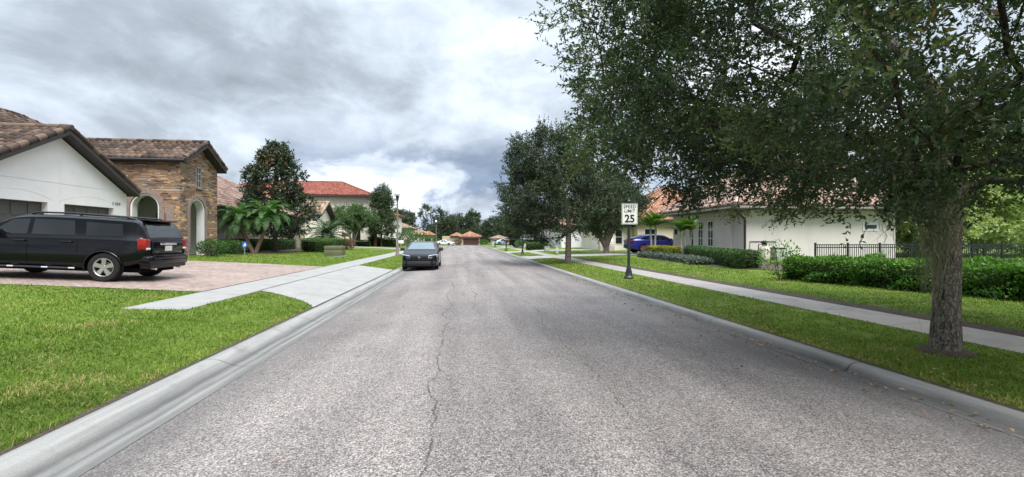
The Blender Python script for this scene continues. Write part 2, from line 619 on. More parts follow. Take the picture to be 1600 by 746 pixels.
def bark_mat(name, a, b, lich=None, sc=9.0):
    m, t, bs, out = new_mat(name)
    tc = t.n('ShaderNodeTexCoord').outputs['Object']
    mp = t.n('ShaderNodeMapping', ins={'Vector': tc, 'Scale': (1, 1, 0.30)}).outputs[0]
    wv = t.n('ShaderNodeVectorMath', operation='ADD', ins={0: mp, 1: t.n('ShaderNodeVectorMath', operation='SCALE', ins={0: t.noise(tc, 9.0, 3, 0.6, out=1), 'Scale': 0.10}).outputs[0]}).outputs[0]
    v = t.n('ShaderNodeTexVoronoi', feature='DISTANCE_TO_EDGE', ins={'Vector': wv, 'Scale': sc * 3.0})
    n = t.noise(mp, sc * 2, 7, 0.7, 0.6)
    hgt = t.math('ADD', t.math('MULTIPLY', t.math('MINIMUM', v.outputs[0], 0.3), 0.9), n)
    c = t.ramp(hgt, [(0.42, a), (0.85, b)])
    if lich:
        l = t.maprange(t.noise(tc, 7.0, 7, 0.72), 0.54, 0.66, 0.0, 0.5)
        c = t.mix(l, c, lich)
    t.link(c, bs.inputs['Base Color'])
    bs.inputs['Roughness'].default_value = 0.95
    bs.inputs['Specular IOR Level'].default_value = 0.15
    bp = t.n('ShaderNodeBump', ins={'Strength': 1.0, 'Distance': 0.03, 'Height': hgt})
    t.link(bp.outputs[0], bs.inputs['Normal'])
    return m


def glass_mat(name, col=(0.012, 0.015, 0.018), rough=0.03, spec=0.9):
    m, t, bs, out = new_mat(name)
    bs.inputs['Base Color'].default_value = (*col, 1)
    bs.inputs['Roughness'].default_value = rough
    bs.inputs['Specular IOR Level'].default_value = spec
    return m


def emis_mat(name, col, st, base):
    m, t, bs, out = new_mat(name)
    bs.inputs['Base Color'].default_value = (*base, 1)
    bs.inputs['Roughness'].default_value = 0.3
    if st:
        bs.inputs['Emission Color'].default_value = (*col, 1)
        bs.inputs['Emission Strength'].default_value = st
    return m


M = {}
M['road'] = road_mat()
M['lawn'] = grass_ground_mat()
M['curb'] = concrete_mat('curb_concrete', (0.27, 0.265, 0.25), (0.13, 0.127, 0.118), 0.45, True)
M['pan'] = concrete_mat('gutter_pan', (0.20, 0.195, 0.18), (0.075, 0.074, 0.070), 0.8, True)
M['band'] = concrete_mat('grimy_kerb_face', (0.17, 0.167, 0.155), (0.085, 0.085, 0.08), 0.6, True)
M['dark_pan'] = concrete_mat('dark_gutter_pan', (0.12, 0.115, 0.108), (0.06, 0.058, 0.055), 0.7, True)


def kerb_mat(name, stops, x0, x1):
    m, t, bs, out = new_mat(name)
    tc = t.n('ShaderNodeTexCoord').outputs['Object']
    sp = t.n('ShaderNodeSeparateXYZ', ins={0: tc})
    mp = t.n('ShaderNodeMapping', ins={'Vector': tc, 'Scale': (3.0, 0.8, 3.0)}).outputs[0]
    wob = t.math('MULTIPLY', t.math('SUBTRACT', t.noise(mp, 1.5, 6, 0.65), 0.5), 0.10)
    u = t.maprange(t.math('ADD', sp.outputs[0], wob), x0, x1, 0.0, 1.0, False)
    c = t.ramp(u, [(p, (v, v * 0.985, v * 0.94)) for p, v in stops])
    mp2 = t.n('ShaderNodeMapping', ins={'Vector': tc, 'Scale': (14.0, 0.5, 14.0)}).outputs[0]
    c = t.mix(1.0, c, t.ramp(t.noise(mp2, 1.0, 7, 0.65), [(0.3, (0.72, 0.72, 0.72)), (0.7, (1.18, 1.17, 1.14))]), 'MULTIPLY')
    bl = t.noise(tc, 2.2, 6, 0.65)
    c = t.mix(t.maprange(bl, 0.55, 0.75, 0.0, 0.5), c, (0.10, 0.098, 0.09))
    sp2 = t.noise(tc, 110.0, 3, 0.6)
    c = t.mix(1.0, c, t.ramp(sp2, [(0.3, (0.82, 0.82, 0.82)), (0.7, (1.12, 1.12, 1.12))]), 'MULTIPLY')
    t.link(c, bs.inputs['Base Color'])
    bs.inputs['Roughness'].default_value = 0.88
    bs.inputs['Specular IOR Level'].default_value = 0.2
    bp = t.n('ShaderNodeBump', ins={'Strength': 0.4, 'Distance': 0.006, 'Height': sp2})
    t.link(bp.outputs[0], bs.inputs['Normal'])
    return m


M['kerb_west'] = kerb_mat('kerb_west', [(0.0, 0.26), (0.28, 0.27), (0.42, 0.17), (0.52, 0.10), (0.60, 0.21), (0.70, 0.13), (0.78, 0.22), (0.90, 0.14), (1.0, 0.16)], -3.18, -2.545)
M['kerb_east'] = kerb_mat('kerb_east', [(0.0, 0.15), (0.35, 0.115), (0.50, 0.12), (0.58, 0.19), (0.68, 0.26), (1.0, 0.25)], 4.445, 4.855)
M['joint'] = pm('joint_filler', (0.05, 0.045, 0.04), 0.9, var=0.3)
M['walk'] = concrete_mat('walk_concrete', (0.275, 0.268, 0.252), (0.15, 0.145, 0.13), 0.6)
M['walk_old'] = concrete_mat('walk_concrete_worn', (0.26, 0.24, 0.215), (0.13, 0.115, 0.10), 0.7)
M['paver'] = paver_mat()
M['soil'] = pm('soil', (0.055, 0.040, 0.026), 0.95, var=0.4, scale=20, bump=0.8)
M['mulch'] = pm('mulch', (0.060, 0.038, 0.026), 0.95, var=0.5, scale=30, bump=0.9)
M['stone'] = stone_mat()
M['stone_pale'] = stone_mat('pale_fieldstone', True)
M['cut_stone'] = pm('cut_stone_trim', (0.22, 0.165, 0.14), 0.85, var=0.2, scale=7, bump=0.4)
M['white_stucco'] = pm('white_stucco', (0.68, 0.67, 0.645), 0.9, var=0.05, scale=1.2, bump=0.08, bscale=90, spec=0.2, streak=0.12)
M['beige_stucco'] = pm('greige_stucco', (0.57, 0.535, 0.50), 0.9, var=0.05, scale=1.0, bump=0.25, bscale=90, spec=0.2, streak=0.15)
M['cream_stucco'] = pm('cream_stucco', (0.72, 0.675, 0.57), 0.9, var=0.05, scale=1.0, bump=0.2, spec=0.2, streak=0.15)
M['yellow_stucco'] = pm('pale_yellow_stucco', (0.56, 0.50, 0.36), 0.9, var=0.05, scale=1.0, bump=0.2, spec=0.2, streak=0.15)
M['tan_stucco'] = pm('tan_stucco', (0.42, 0.36, 0.26), 0.9, var=0.06, scale=1.0, bump=0.2, spec=0.2, streak=0.15)
M['fascia'] = pm('dark_fascia', (0.030, 0.027, 0.026), 0.55, var=0.1)
M['grey_fascia'] = pm('grey_brown_gutter', (0.16, 0.135, 0.12), 0.5, var=0.08)
M['gutter'] = pm('dark_gutter', (0.028, 0.028, 0.032), 0.4, var=0.1)
M['white_trim'] = pm('white_trim', (0.62, 0.62, 0.61), 0.5, var=0.03)
M['garage_dark'] = pm('dark_grey_door', (0.055, 0.056, 0.050), 0.55, var=0.08)
M['garage_white'] = pm('white_door', (0.66, 0.65, 0.68), 0.5, var=0.03)
M['garage_red'] = pm('oxblood_door', (0.060, 0.016, 0.016), 0.5, var=0.08)
M['dark_wood'] = pm('dark_door', (0.020, 0.015, 0.012), 0.4)
M['glass'] = glass_mat('window_glass', (0.012, 0.015, 0.017), 0.04, 0.5)
M['car_glass'] = glass_mat('tinted_glass', (0.006, 0.008, 0.009), 0.02, 0.9)
M['screen_glass'] = glass_mat('windscreen_glass', (0.045, 0.085, 0.095), 0.02, 1.0)
M['black_metal'] = pm('black_metal', (0.012, 0.014, 0.015), 0.35, var=0.1, spec=0.5)
M['fence_metal'] = pm('fence_metal', (0.006, 0.010, 0.012), 0.4, var=0.1)
M['grey_metal'] = pm('weathered_grey_pole', (0.15, 0.13, 0.11), 0.55, var=0.15, scale=4)
M['chrome'] = pm('chrome', (0.75, 0.75, 0.76), 0.12, 1.0, var=0.03)
M['alloy'] = pm('alloy_wheel', (0.52, 0.50, 0.48), 0.32, 0.85, var=0.05)
M['tyre'] = pm('tyre_rubber', (0.014, 0.014, 0.014), 0.85, var=0.2, spec=0.25)
M['plastic'] = pm('black_plastic', (0.012, 0.012, 0.013), 0.6)
M['under'] = pm('underbody', (0.006, 0.006, 0.006), 0.9, spec=0.1)
M['paint_black'] = pm('black_car_paint', (0.003, 0.003, 0.004), 0.3, 0.0, var=0.05, coat=0.55, spec=0.05)
M['paint_char'] = pm('charcoal_car_paint', (0.004, 0.0045, 0.007), 0.28, 0.0, var=0.05, coat=0.55, spec=0.05)
M['paint_blue'] = pm('deep_blue_car_paint', (0.008, 0.013, 0.16), 0.3, 0.1, var=0.05, coat=0.6)
M['paint_white'] = pm('white_car_paint', (0.75, 0.76, 0.78), 0.25, 0.0, var=0.02, coat=1.0)
M['paint_pale'] = pm('pale_blue_car_paint', (0.45, 0.60, 0.66), 0.25, 0.0, var=0.02, coat=1.0)
M['lamp_red'] = emis_mat('red_lens', (1, 0, 0), 0, (0.24, 0.006, 0.005))
M['lamp_clear'] = emis_mat('clear_lens', (1, 1, 1), 0, (0.55, 0.57, 0.6))
M['lamp_head'] = emis_mat('smoked_headlight', (1, 1, 1), 0, (0.22, 0.23, 0.25))
M['globe'] = emis_mat('white_globe', (1, 1, 1), 0, (0.80, 0.80, 0.80))
M['plate'] = pm('plate_white', (0.55, 0.55, 0.50), 0.5, var=0.12, scale=22)
M['sign_white'] = pm('sign_white', (0.62, 0.62, 0.57), 0.5, var=0.03)
M['sign_black'] = pm('sign_black', (0.012, 0.012, 0.012), 0.5)
M['sign_blue'] = pm('sign_blue', (0.03, 0.09, 0.40), 0.5)
M['util_green'] = pm('utility_green', (0.095, 0.10, 0.046), 0.6, var=0.15, scale=3, streak=0.3)
M['util_grey'] = pm('utility_grey', (0.30, 0.31, 0.29), 0.6, var=0.12)
M['tank'] = pm('filter_tank_beige', (0.52, 0.47, 0.38), 0.5, var=0.06)
M['bark'] = bark_mat('oak_bark', (0.030, 0.024, 0.019), (0.29, 0.25, 0.205), (0.25, 0.28, 0.23), 11.0)
M['bark_dark'] = bark_mat('dark_bark', (0.025, 0.020, 0.016), (0.10, 0.082, 0.066))
M['bark_pale'] = bark_mat('pale_bark', (0.28, 0.21, 0.16), (0.50, 0.42, 0.34), sc=4)
M['bark_palm'] = bark_mat('palm_bark', (0.10, 0.07, 0.045), (0.26, 0.20, 0.14), sc=14)
M['bark_red'] = bark_mat('reddish_palm_bark', (0.08, 0.03, 0.022), (0.17, 0.065, 0.05), sc=14)
M['bark_grey'] = bark_mat('grey_palm_bark', (0.22, 0.20, 0.19), (0.42, 0.40, 0.37), sc=5)
G = lambda *a: [(p, c) for p, c in a]
M['oak_leaf'] = leaf_mat('live_oak_leaf', G((0.0, (0.019, 0.038, 0.018)), (0.45, (0.040, 0.072, 0.030)), (0.8, (0.080, 0.122, 0.042)), (0.95, (0.15, 0.19, 0.055)), (1.0, (0.17, 0.11, 0.04))), trans=0.28, spec=0.4)
M['oak_leaf2'] = leaf_mat('oak_leaf_far', G((0.0, (0.016, 0.029, 0.017)), (0.5, (0.036, 0.057, 0.029)), (0.85, (0.070, 0.098, 0.043)), (1.0, (0.12, 0.15, 0.06))), trans=0.25)
M['magnolia_leaf'] = leaf_mat('magnolia_leaf', G((0.0, (0.014, 0.028, 0.014)), (0.6, (0.030, 0.055, 0.024)), (0.8, (0.055, 0.075, 0.03)), (0.84, (0.16, 0.09, 0.045)), (1.0, (0.24, 0.14, 0.07))), rough=0.35, trans=0.12, spec=0.5)
M['palm_leaf'] = leaf_mat('palm_leaf', G((0.0, (0.036, 0.085, 0.026)), (0.6, (0.085, 0.175, 0.050)), (1.0, (0.16, 0.27, 0.085))), trans=0.25)
M['sago_leaf'] = leaf_mat('date_palm_leaf', G((0.0, (0.030, 0.055, 0.030)), (0.6, (0.065, 0.105, 0.055)), (1.0, (0.13, 0.17, 0.09))), trans=0.2)
M['xmas_leaf'] = leaf_mat('bright_palm_leaf', G((0.0, (0.035, 0.090, 0.018)), (0.6, (0.080, 0.165, 0.030)), (1.0, (0.20, 0.26, 0.045))), trans=0.3)
M['hedge_leaf'] = leaf_mat('hedge_leaf', G((0.0, (0.020, 0.050, 0.014)), (0.5, (0.045, 0.100, 0.022)), (0.9, (0.090, 0.170, 0.035)), (1.0, (0.15, 0.23, 0.05))), trans=0.25)
M['bright_leaf'] = leaf_mat('bright_hedge_leaf', G((0.0, (0.030, 0.085, 0.012)), (0.5, (0.070, 0.165, 0.022)), (1.0, (0.17, 0.29, 0.045))), trans=0.3)
M['gold_leaf'] = leaf_mat('golden_leaf', G((0.0, (0.10, 0.12, 0.012)), (0.6, (0.26, 0.27, 0.02)), (1.0, (0.42, 0.40, 0.04))), trans=0.25)
M['grey_leaf'] = leaf_mat('grey_green_leaf', G((0.0, (0.045, 0.068, 0.052)), (0.6, (0.095, 0.125, 0.10)), (1.0, (0.16, 0.19, 0.165))), trans=0.15)
M['red_leaf'] = leaf_mat('reddish_leaf', G((0.0, (0.07, 0.03, 0.02)), (0.6, (0.16, 0.075, 0.05)), (1.0, (0.12, 0.15, 0.05))), trans=0.2)
M['pale_leaf'] = leaf_mat('pale_leaf', G((0.0, (0.19, 0.25, 0.09)), (0.5, (0.33, 0.40, 0.16)), (1.0, (0.52, 0.56, 0.32))), trans=0.45)
M['myrtle_leaf'] = leaf_mat('myrtle_leaf', G((0.0, (0.032, 0.065, 0.025)), (0.6, (0.07, 0.125, 0.04)), (1.0, (0.14, 0.20, 0.07))), trans=0.3)
M['grass'] = leaf_mat('grass_blade', G((0.0, (0.054, 0.086, 0.013)), (0.4, (0.108, 0.170, 0.021)), (0.75, (0.158, 0.236, 0.033)), (0.92, (0.23, 0.275, 0.06)), (0.96, (0.30, 0.24, 0.10)), (1.0, (0.34, 0.27, 0.13))), rough=0.6, trans=0.3, spec=0.2)
M['moss'] = leaf_mat('spanish_moss', G((0.0, (0.13, 0.13, 0.09)), (1.0, (0.30, 0.30, 0.21))), rough=0.9, trans=0.3, spec=0.1)
M['dead_leaf'] = leaf_mat('fallen_leaf', G((0.0, (0.12, 0.06, 0.03)), (0.5, (0.25, 0.13, 0.06)), (1.0, (0.40, 0.26, 0.13))), trans=0.1)
M['hedge_core'] = pm('hedge_inner_twigs', (0.018, 0.022, 0.010), 0.95, var=0.3, spec=0.1)


def tiles(key, cols):
    M[key] = [pm('%s_tile_%s' % (key, w), c, 0.75, var=0.22, scale=5, bump=0.3, bscale=25, spec=0.3) for w, c in zip(('dark', 'mid', 'light'), cols)]


tiles('brown', [(0.038, 0.025, 0.018), (0.078, 0.050, 0.036), (0.125, 0.084, 0.060)])
tiles('pinkbrown', [(0.17, 0.105, 0.085), (0.235, 0.155, 0.125), (0.30, 0.215, 0.175)])
tiles('red', [(0.17, 0.050, 0.034), (0.22, 0.068, 0.046), (0.26, 0.092, 0.062)])
tiles('tan', [(0.21, 0.145, 0.10), (0.28, 0.195, 0.135), (0.35, 0.265, 0.195)])
tiles('orange', [(0.25, 0.115, 0.070), (0.34, 0.17, 0.105), (0.42, 0.235, 0.155)])
tiles('rose', [(0.30, 0.19, 0.155), (0.38, 0.26, 0.215), (0.46, 0.33, 0.285)])

# ------------------------------------------------------------------ terrain, road, kerbs, walks
HX = [-400, -40, -15, -13, -9, -6.25, -5.05, -3.18, 4.88, 6.93, 7.88, 8.08, 12, 20, 60, 400]
HZ = [0.95, 0.9, 0.70, 0.66, 0.46, 0.30, 0.26, 0.082, 0.082, 0.16, 0.19, 0.25, 0.33, 0.42, 0.5, 0.5]
ROAD_END = 134.0


def gy(y):
    s = np.clip((np.asarray(y, float) - 80) / 58.0, 0, 1)
    return -0.52 * s * s * (3 - 2 * s)


def gz(x, y=0.0):
    return np.interp(x, HX, HZ) + gy(y)


def grid(name, xs, ys, zf, m, parent=None, kind='structure'):
    xs, ys = np.array(xs, float), np.array(ys, float)
    X, Y = np.meshgrid(xs, ys)
    Z = zf(X, Y)
    V = np.stack([X, Y, Z], -1).reshape(-1, 3)
    nx = len(xs)
    i, j = np.meshgrid(np.arange(nx - 1), np.arange(len(ys) - 1))
    a = (j * nx + i).ravel()
    F = np.stack([a, a + 1, a + nx + 1, a + nx], -1)
    o = mesh_np(name, V, F, m, parent, smooth=True)
    if kind:
        o['kind'] = kind
    return o


_ys = list(np.arange(-30, 40, 2.0)) + list(np.arange(40, 160, 5.0)) + [160, 200, 300, 500, 900]
_xs = sorted(set([-400, -150, -80, -40, -30, -25, -20, -17] + HX[2:8] + [-11, -7.5, -4.0, -3.12, -3.02, 0, 4.72, 4.80] + HX[8:] + [10, 14, 16, 25, 30, 40, 90, 150]))


def ground_z(X, Y):
    z = gz(X, Y)
    in_road = (X > -3.07) & (X < 4.77) & (Y < ROAD_END + 2)
    z = np.where(in_road, -0.3 + gy(Y), z)
    bump = 0.012 * np.sin(X * 1.7 + Y * 0.9) * np.sin(Y * 1.3 - X * 0.6)
    return z + np.where(in_road | ((X > 6.8) & (X < 8.2)), 0, bump)


grid('ground', _xs, _ys, ground_z, M['lawn'])


def road_z(X, Y):
    return gy(Y) + 0.055 * (1 - ((X - 0.95) / 3.5) ** 2)


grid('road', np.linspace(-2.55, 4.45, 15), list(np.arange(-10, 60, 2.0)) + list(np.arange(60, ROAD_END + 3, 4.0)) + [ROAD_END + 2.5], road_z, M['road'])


def curb(name, prof, y0, y1, seg, mats, segm):
    V, F, MI = [], [], []
    y = y0
    n = len(prof)
    r_ = np.random.RandomState(5)
    while y < y1:
        e = min(y + seg - 0.012, y1)
        b = len(V)
        dz = r_.uniform(-0.001, 0.001)
        for yy in (y, (y + e) / 2, e):
            for x, z in prof:
                V.append((x, yy, z + dz + float(gy(yy))))
        for s in range(2):
            for k in range(n - 1):
                F.append((b + s * n + k, b + s * n + k + 1, b + (s + 1) * n + k + 1, b + (s + 1) * n + k))
                MI.append(segm[k])
        y += seg
    o = mesh_np(name, V, F, [M[m_] for m_ in mats], None, MI, smooth=True)
    o['kind'] = 'structure'
    return o


LP = [(-2.545, 0.004), (-2.60, -0.004), (-2.67, -0.010), (-2.72, -0.011), (-2.78, -0.006), (-2.85, 0.010), (-2.90, 0.028), (-2.96, 0.055), (-3.01, 0.074), (-3.07, 0.088), (-3.17, 0.094), (-3.18, 0.03)]
RP = [(4.445, 0.004), (4.50, -0.004), (4.60, -0.010), (4.645, 0.004), (4.675, 0.035), (4.70, 0.066), (4.735, 0.084), (4.78, 0.092), (4.845, 0.094), (4.855, 0.03)]
curb('left_curb', LP, -6.2, ROAD_END, 3.05, ('kerb_west',), (0,) * 11)
curb('right_curb', RP, -4.2, ROAD_END, 3.05, ('kerb_east',), (0,) * 9)


def slabs(name, x0, x1, y0, y1, step, m, lift=0.014, skip=()):
    mb = MB()
    y = y0
    while y < y1 - 0.05:
        e = min(y + step - 0.010, y1)
        if not any(a < (y + e) / 2 < b for a, b in skip):
            zs = [float(gz(x, yy)) + lift for x, yy in ((x0, y), (x1, y), (x1, e), (x0, e))]
            vs = [(x0, y, zs[0]), (x1, y, zs[1]), (x1, e, zs[2]), (x0, e, zs[3])]
            vs += [(p[0], p[1], p[2] - 0.12) for p in vs]
            mb.add(vs, [(0, 1, 2, 3), (0, 4, 5, 1), (1, 5, 6, 2), (2, 6, 7, 3), (3, 7, 4, 0)])
        y += step
    o = mb.build(name, m)
    o['kind'] = 'structure'
    return o


slabs('left_sidewalk', -6.2, -5.1, 9.0, 120, 1.52, M['walk'])
slabs('right_sidewalk', 6.95, 7.9, -4.0, 120, 1.52, M['walk_old'], 0.012)


def sheet(name, poly, m, lift, nz=10, zf=None):
    """ground-hugging sheet: poly = (x, y0, y1) columns from one side to the other"""
    V, F = [], []
    for x, y0, y1 in poly:
        for k in range(nz + 1):
            y = y0 + (y1 - y0) * k / nz
            z = (float(gz(x, y)) if zf is None else zf(x, y)) + lift
            V.append((x, y, z))
    for i in range(len(poly) - 1):
        for k in range(nz):
            a = i * (nz + 1) + k
            F.append((a, a + 1, a + nz + 2, a + nz + 1))
    o = mesh_np(name, V, F, m)
    o['kind'] = 'structure'
    return o


def flat_sheet(name, x0, x1, y0, y1, m, lift, n=12):
    xs = np.linspace(x0, x1, n)
    return sheet(name, [(x, y0, y1) for x in xs], m, lift)


DRIVE = [(-15.06, 11.6, 21.3), (-13, 11.6, 21.3), (-11, 11.6, 21.3), (-9, 11.6, 21.3), (-7.5, 11.6, 21.3), (-6.21, 11.6, 21.3)]
sheet('paver_driveway', DRIVE, M['paver'], 0.016)
APRON = [(-5.09, 12.05, 22.9), (-4.7, 11.85, 22.75), (-4.2, 11.45, 22.5), (-3.7, 11.0, 22.2), (-3.4, 10.55, 22.05), (-3.195, 10.2, 21.95)]
sheet('driveway_apron', APRON, M['walk'], 0.016)
# neighbours' driveways
RD = [(32.6, 36.6, 18.5), (46.5, 50.5, 26.0), (66.5, 71.5, 20.0), (98, 102, 20)]
for i, (a, b, x1) in enumerate(RD):
    sheet('right_driveway' if i == 0 else 'right_driveway_%s' % ('next', 'farther', 'farthest')[i - 1],
          [(4.89, a - 0.7, b + 0.7), (5.6, a, b), (6.94, a, b)], M['walk'], 0.020)
    sheet('right_drive_court' if i == 0 else 'right_drive_court_%s' % ('next', 'farther', 'farthest')[i - 1],
          [(7.91, a, b), (8.09, a, b), (12, a, b), (x1, a, b)], M['walk'], 0.020)
LD = [(52.5, 56.5, -14.0), (82, 86, -14), (108, 112, -12)]
for i, (a, b, x1) in enumerate(LD):
    sheet('left_driveway' if i == 0 else 'left_driveway_%s' % ('next', 'farther')[i - 1],
          [(-3.2, a - 0.7, b + 0.7), (-4.0, a, b), (-5.09, a, b)], M['walk'], 0.020)
    sheet('left_drive_court' if i == 0 else 'left_drive_court_%s' % ('next', 'farther')[i - 1],
          [(-6.21, a, b), (-9, a, b), (x1, a, b)], M['walk'], 0.020)
flat_sheet('end_driveway', 0.6, 5.6, ROAD_END + 2.4, 140.5, M['walk'], 0.03)
for nm, x, y0, y1 in (('left_apron_joint', -5.09, 12.1, 22.9), ('left_kerb_joint', -3.19, 10.25, 21.9), ('paver_joint', -6.205, 11.6, 21.3)):
    sheet(nm, [(x - 0.016, y0, y1), (x + 0.016, y0, y1)], M['joint'], 0.022, 20)
for nm, y in (('apron_cross_joint', 16.1), ('apron_cross_joint_next', 19.3)):
    sheet(nm, [(-5.06, y, y + 0.02), (-4.2, y - 0.02, y), (-3.22, y - 0.04, y - 0.02)], M['joint'], 0.021, 1)
sheet('left_verge_soil', [(-3.245, -6, 10.1), (-3.18, -6, 10.1)], M['soil'], 0.012, 30)
sheet('right_verge_soil', [(4.855, -4, 30.5), (4.925, -4, 30.5)], M['soil'], 0.012, 60)
# raw soil where the lawn stands a little higher than the east walk
_so = sheet('soil_edge', [(7.90, -4, 31.5), (7.95, -4, 31.5), (8.02, -4, 31.5), (8.08, -4, 31.5)], M['soil'], 0.0, 60,
            lambda x, y: float(gz(x, y)) + 0.010 + 0.02 * abs(math.sin(y * 3.1 + x * 40)) * (x > 7.93))
sheet('left_planting_bed', [(-15.5, 27.8, 46), (-13.0, 28.2, 45), (-11.9, 29.5, 36)], M['mulch'], 0.02, 20)
sheet('right_planting_bed', [(11.4, 17.6, 25.5), (12.4, 16.2, 27.8), (14.0, 16.0, 28.6), (16.0, 16.0, 28.8)], M['mulch'], 0.02, 20)


# ------------------------------------------------------------------ roofs
def tile_slope(acc, O, u, v, poly, tw, co, rng):
    """append S-tiles filling a convex polygon (in u, v metres) to acc"""
    O, u, v = np.array(O, float), np.array(u, float), np.array(v, float)
    nrm = np.cross(u, v)
    nrm /= np.linalg.norm(nrm)
    if nrm[2] < 0:
        nrm = -nrm
    P = np.array(poly, float)
    u0, u1, v0, v1 = P[:, 0].min(), P[:, 0].max(), P[:, 1].min(), P[:, 1].max()
    nu, nv = max(1, int(round((u1 - u0) / tw))), max(1, int(round((v1 - v0) / co)))
    tw2, co2 = (u1 - u0) / nu, (v1 - v0) / nv
    a, b = np.meshgrid(np.arange(nu), np.arange(nv))
    cu, cv = u0 + (a.ravel() + 0.5) * tw2, v0 + (b.ravel() + 0.5) * co2
    inside = np.ones(len(cu), bool)
    sgn = 0
    n = len(P)
    area = sum(P[i, 0] * P[(i + 1) % n, 1] - P[(i + 1) % n, 0] * P[i, 1] for i in range(n))
    for i in range(n):
        p, q = P[i], P[(i + 1) % n]
        cr = (q[0] - p[0]) * (cv - p[1]) - (q[1] - p[1]) * (cu - p[0])
        inside &= (cr * np.sign(area) > -0.02)
    cu, cv = cu[inside], cv[inside]
    prof = np.array([(0.0, 0.0), (0.10, 0.045), (0.28, 0.085), (0.46, 0.085), (0.62, 0.045), (0.72, 0.004), (1.0, 0.0)])
    prof[:, 1] *= tw2 / 0.30
    k = len(prof)
    N = len(cu)
    if N == 0:
        return
    jit = rng.uniform(-0.008, 0.008, N)
    uu = (cu - tw2 / 2)[:, None] + prof[None, :, 0] * tw2
    lo = (cv - co2 / 2)[:, None] + 0 * uu + jit[:, None]
    hi = lo + co2 * 1.06
    h = 0 * uu + prof[None, :, 1]

    def W3(uu, vv, hh):
        return O + uu[..., None] * u + vv[..., None] * v + hh[..., None] * nrm
    A = W3(uu, lo, h * 0 + 0.0)
    B = W3(uu, lo, h + 0.045)
    C = W3(uu, hi, h * 0.9 + 0.008)
    V = np.stack([A, B, C], 1).reshape(-1, 3)
    base = acc['n'] + np.arange(N)[:, None] * (3 * k)
    j = np.arange(k - 1)[None, :]
    f1 = np.stack([base + j, base + j + 1, base + k + j + 1, base + k + j], -1)
    f2 = np.stack([base + k + j, base + k + j + 1, base + 2 * k + j + 1, base + 2 * k + j], -1)
    F = np.concatenate([f1, f2], 1).reshape(-1, 4)
    mi = np.repeat(rng.choice(3, N, p=[0.3, 0.45, 0.25]), 2 * (k - 1))
    acc['V'].append(V)
    acc['F'].append(F)
    acc['M'].append(mi)
    acc['n'] += len(V)


def roof_build(name, parent, slopes, deck, caps, tile, fascia, tw, co, seed=1):
    rng = np.random.RandomState(seed)
    acc = dict(V=[], F=[], M=[], n=0)
    for O, u, v, poly in slopes:
        tile_slope(acc, O, u, v, poly, tw, co, rng)
    mb = MB()
    for a, b in caps:
        a, b = Vector(a), Vector(b)
        L = (b - a).length
        nseg = max(1, int(L / 0.38))
        for i in range(nseg):
            p, q = a.lerp(b, i / nseg), a.lerp(b, (i + 1.06) / nseg)
            mb.path([p, q], [0.125, 0.105], 8, mat=rng.choice(3))
    nv = acc['n']
    V = np.concatenate(acc['V'])
    me_f = np.concatenate(acc['F'])
    o = mesh_np(name, V, me_f, M[tile], parent, np.concatenate(acc['M']))
    if caps:
        c = mb.build('ridge_cap', M[tile], o, smooth=50)
    deck.build('fascia', fascia, o)
    return o


def hip_roof(parent, x0, x1, y0, y1, ze, pitch, tile, fascia, tw=0.32, co=0.38, seed=1, name='roof'):
    dx, dy = x1 - x0, y1 - y0
    r = min(dx, dy) / 2
    h = r * pitch
    nn = math.hypot(1, pitch)
    s = r * nn
    alongx = dx >= dy
    S_ = (0, 1 / nn, pitch / nn)
    N_ = (0, -1 / nn, pitch / nn)
    E_ = (-1 / nn, 0, pitch / nn)
    W_ = (1 / nn, 0, pitch / nn)
    trap = lambda L: [(0, 0), (L, 0), (L - r, s), (r, s)]
    tri = lambda L: [(0, 0), (L, 0), (L / 2, s)]
    slopes = [((x0, y0, ze), (1, 0, 0), S_, trap(dx) if alongx else tri(dx)),
              ((x1, y1, ze), (-1, 0, 0), N_, trap(dx) if alongx else tri(dx)),
              ((x1, y0, ze), (0, 1, 0), E_, tri(dy) if alongx else trap(dy)),
              ((x0, y1, ze), (0, -1, 0), W_, tri(dy) if alongx else trap(dy))]
    if alongx:
        ra, rb = (x0 + r, (y0 + y1) / 2, ze + h), (x1 - r, (y0 + y1) / 2, ze + h)
        caps = [(ra, rb), ((x0, y0, ze), ra), ((x0, y1, ze), ra), ((x1, y0, ze), rb), ((x1, y1, ze), rb)]
    else:
        ra, rb = ((x0 + x1) / 2, y0 + r, ze + h), ((x0 + x1) / 2, y1 - r, ze + h)
        caps = [(ra, rb), ((x0, y0, ze), ra), ((x1, y0, ze), ra), ((x0, y1, ze), rb), ((x1, y1, ze), rb)]
    caps = [(Vector(a) + Vector((0, 0, 0.07)), Vector(b) + Vector((0, 0, 0.07))) for a, b in caps]
    d = MB()
    e = 0.02
    vs = [(x0 + e, y0 + e, ze - 0.24), (x1 - e, y0 + e, ze - 0.24), (x1 - e, y1 - e, ze - 0.24), (x0 + e, y1 - e, ze - 0.24),
          (x0 + e, y0 + e, ze - 0.02), (x1 - e, y0 + e, ze - 0.02), (x1 - e, y1 - e, ze - 0.02), (x0 + e, y1 - e, ze - 0.02),
          (ra[0], ra[1], ra[2] - 0.03), (rb[0], rb[1], rb[2] - 0.03)]
    fs = [(3, 2, 1, 0), (0, 1, 5, 4), (1, 2, 6, 5), (2, 3, 7, 6), (3, 0, 4, 7)]
    if alongx:
        fs += [(4, 5, 9, 8), (5, 6, 9), (6, 7, 8, 9), (7, 4, 8)]
    else:
        fs += [(4, 5, 8), (5, 6, 9, 8), (6, 7, 9), (7, 4, 8, 9)]
    d.add(vs, fs)
    return roof_build(name, parent, slopes, d, caps, tile, fascia, tw, co, seed)


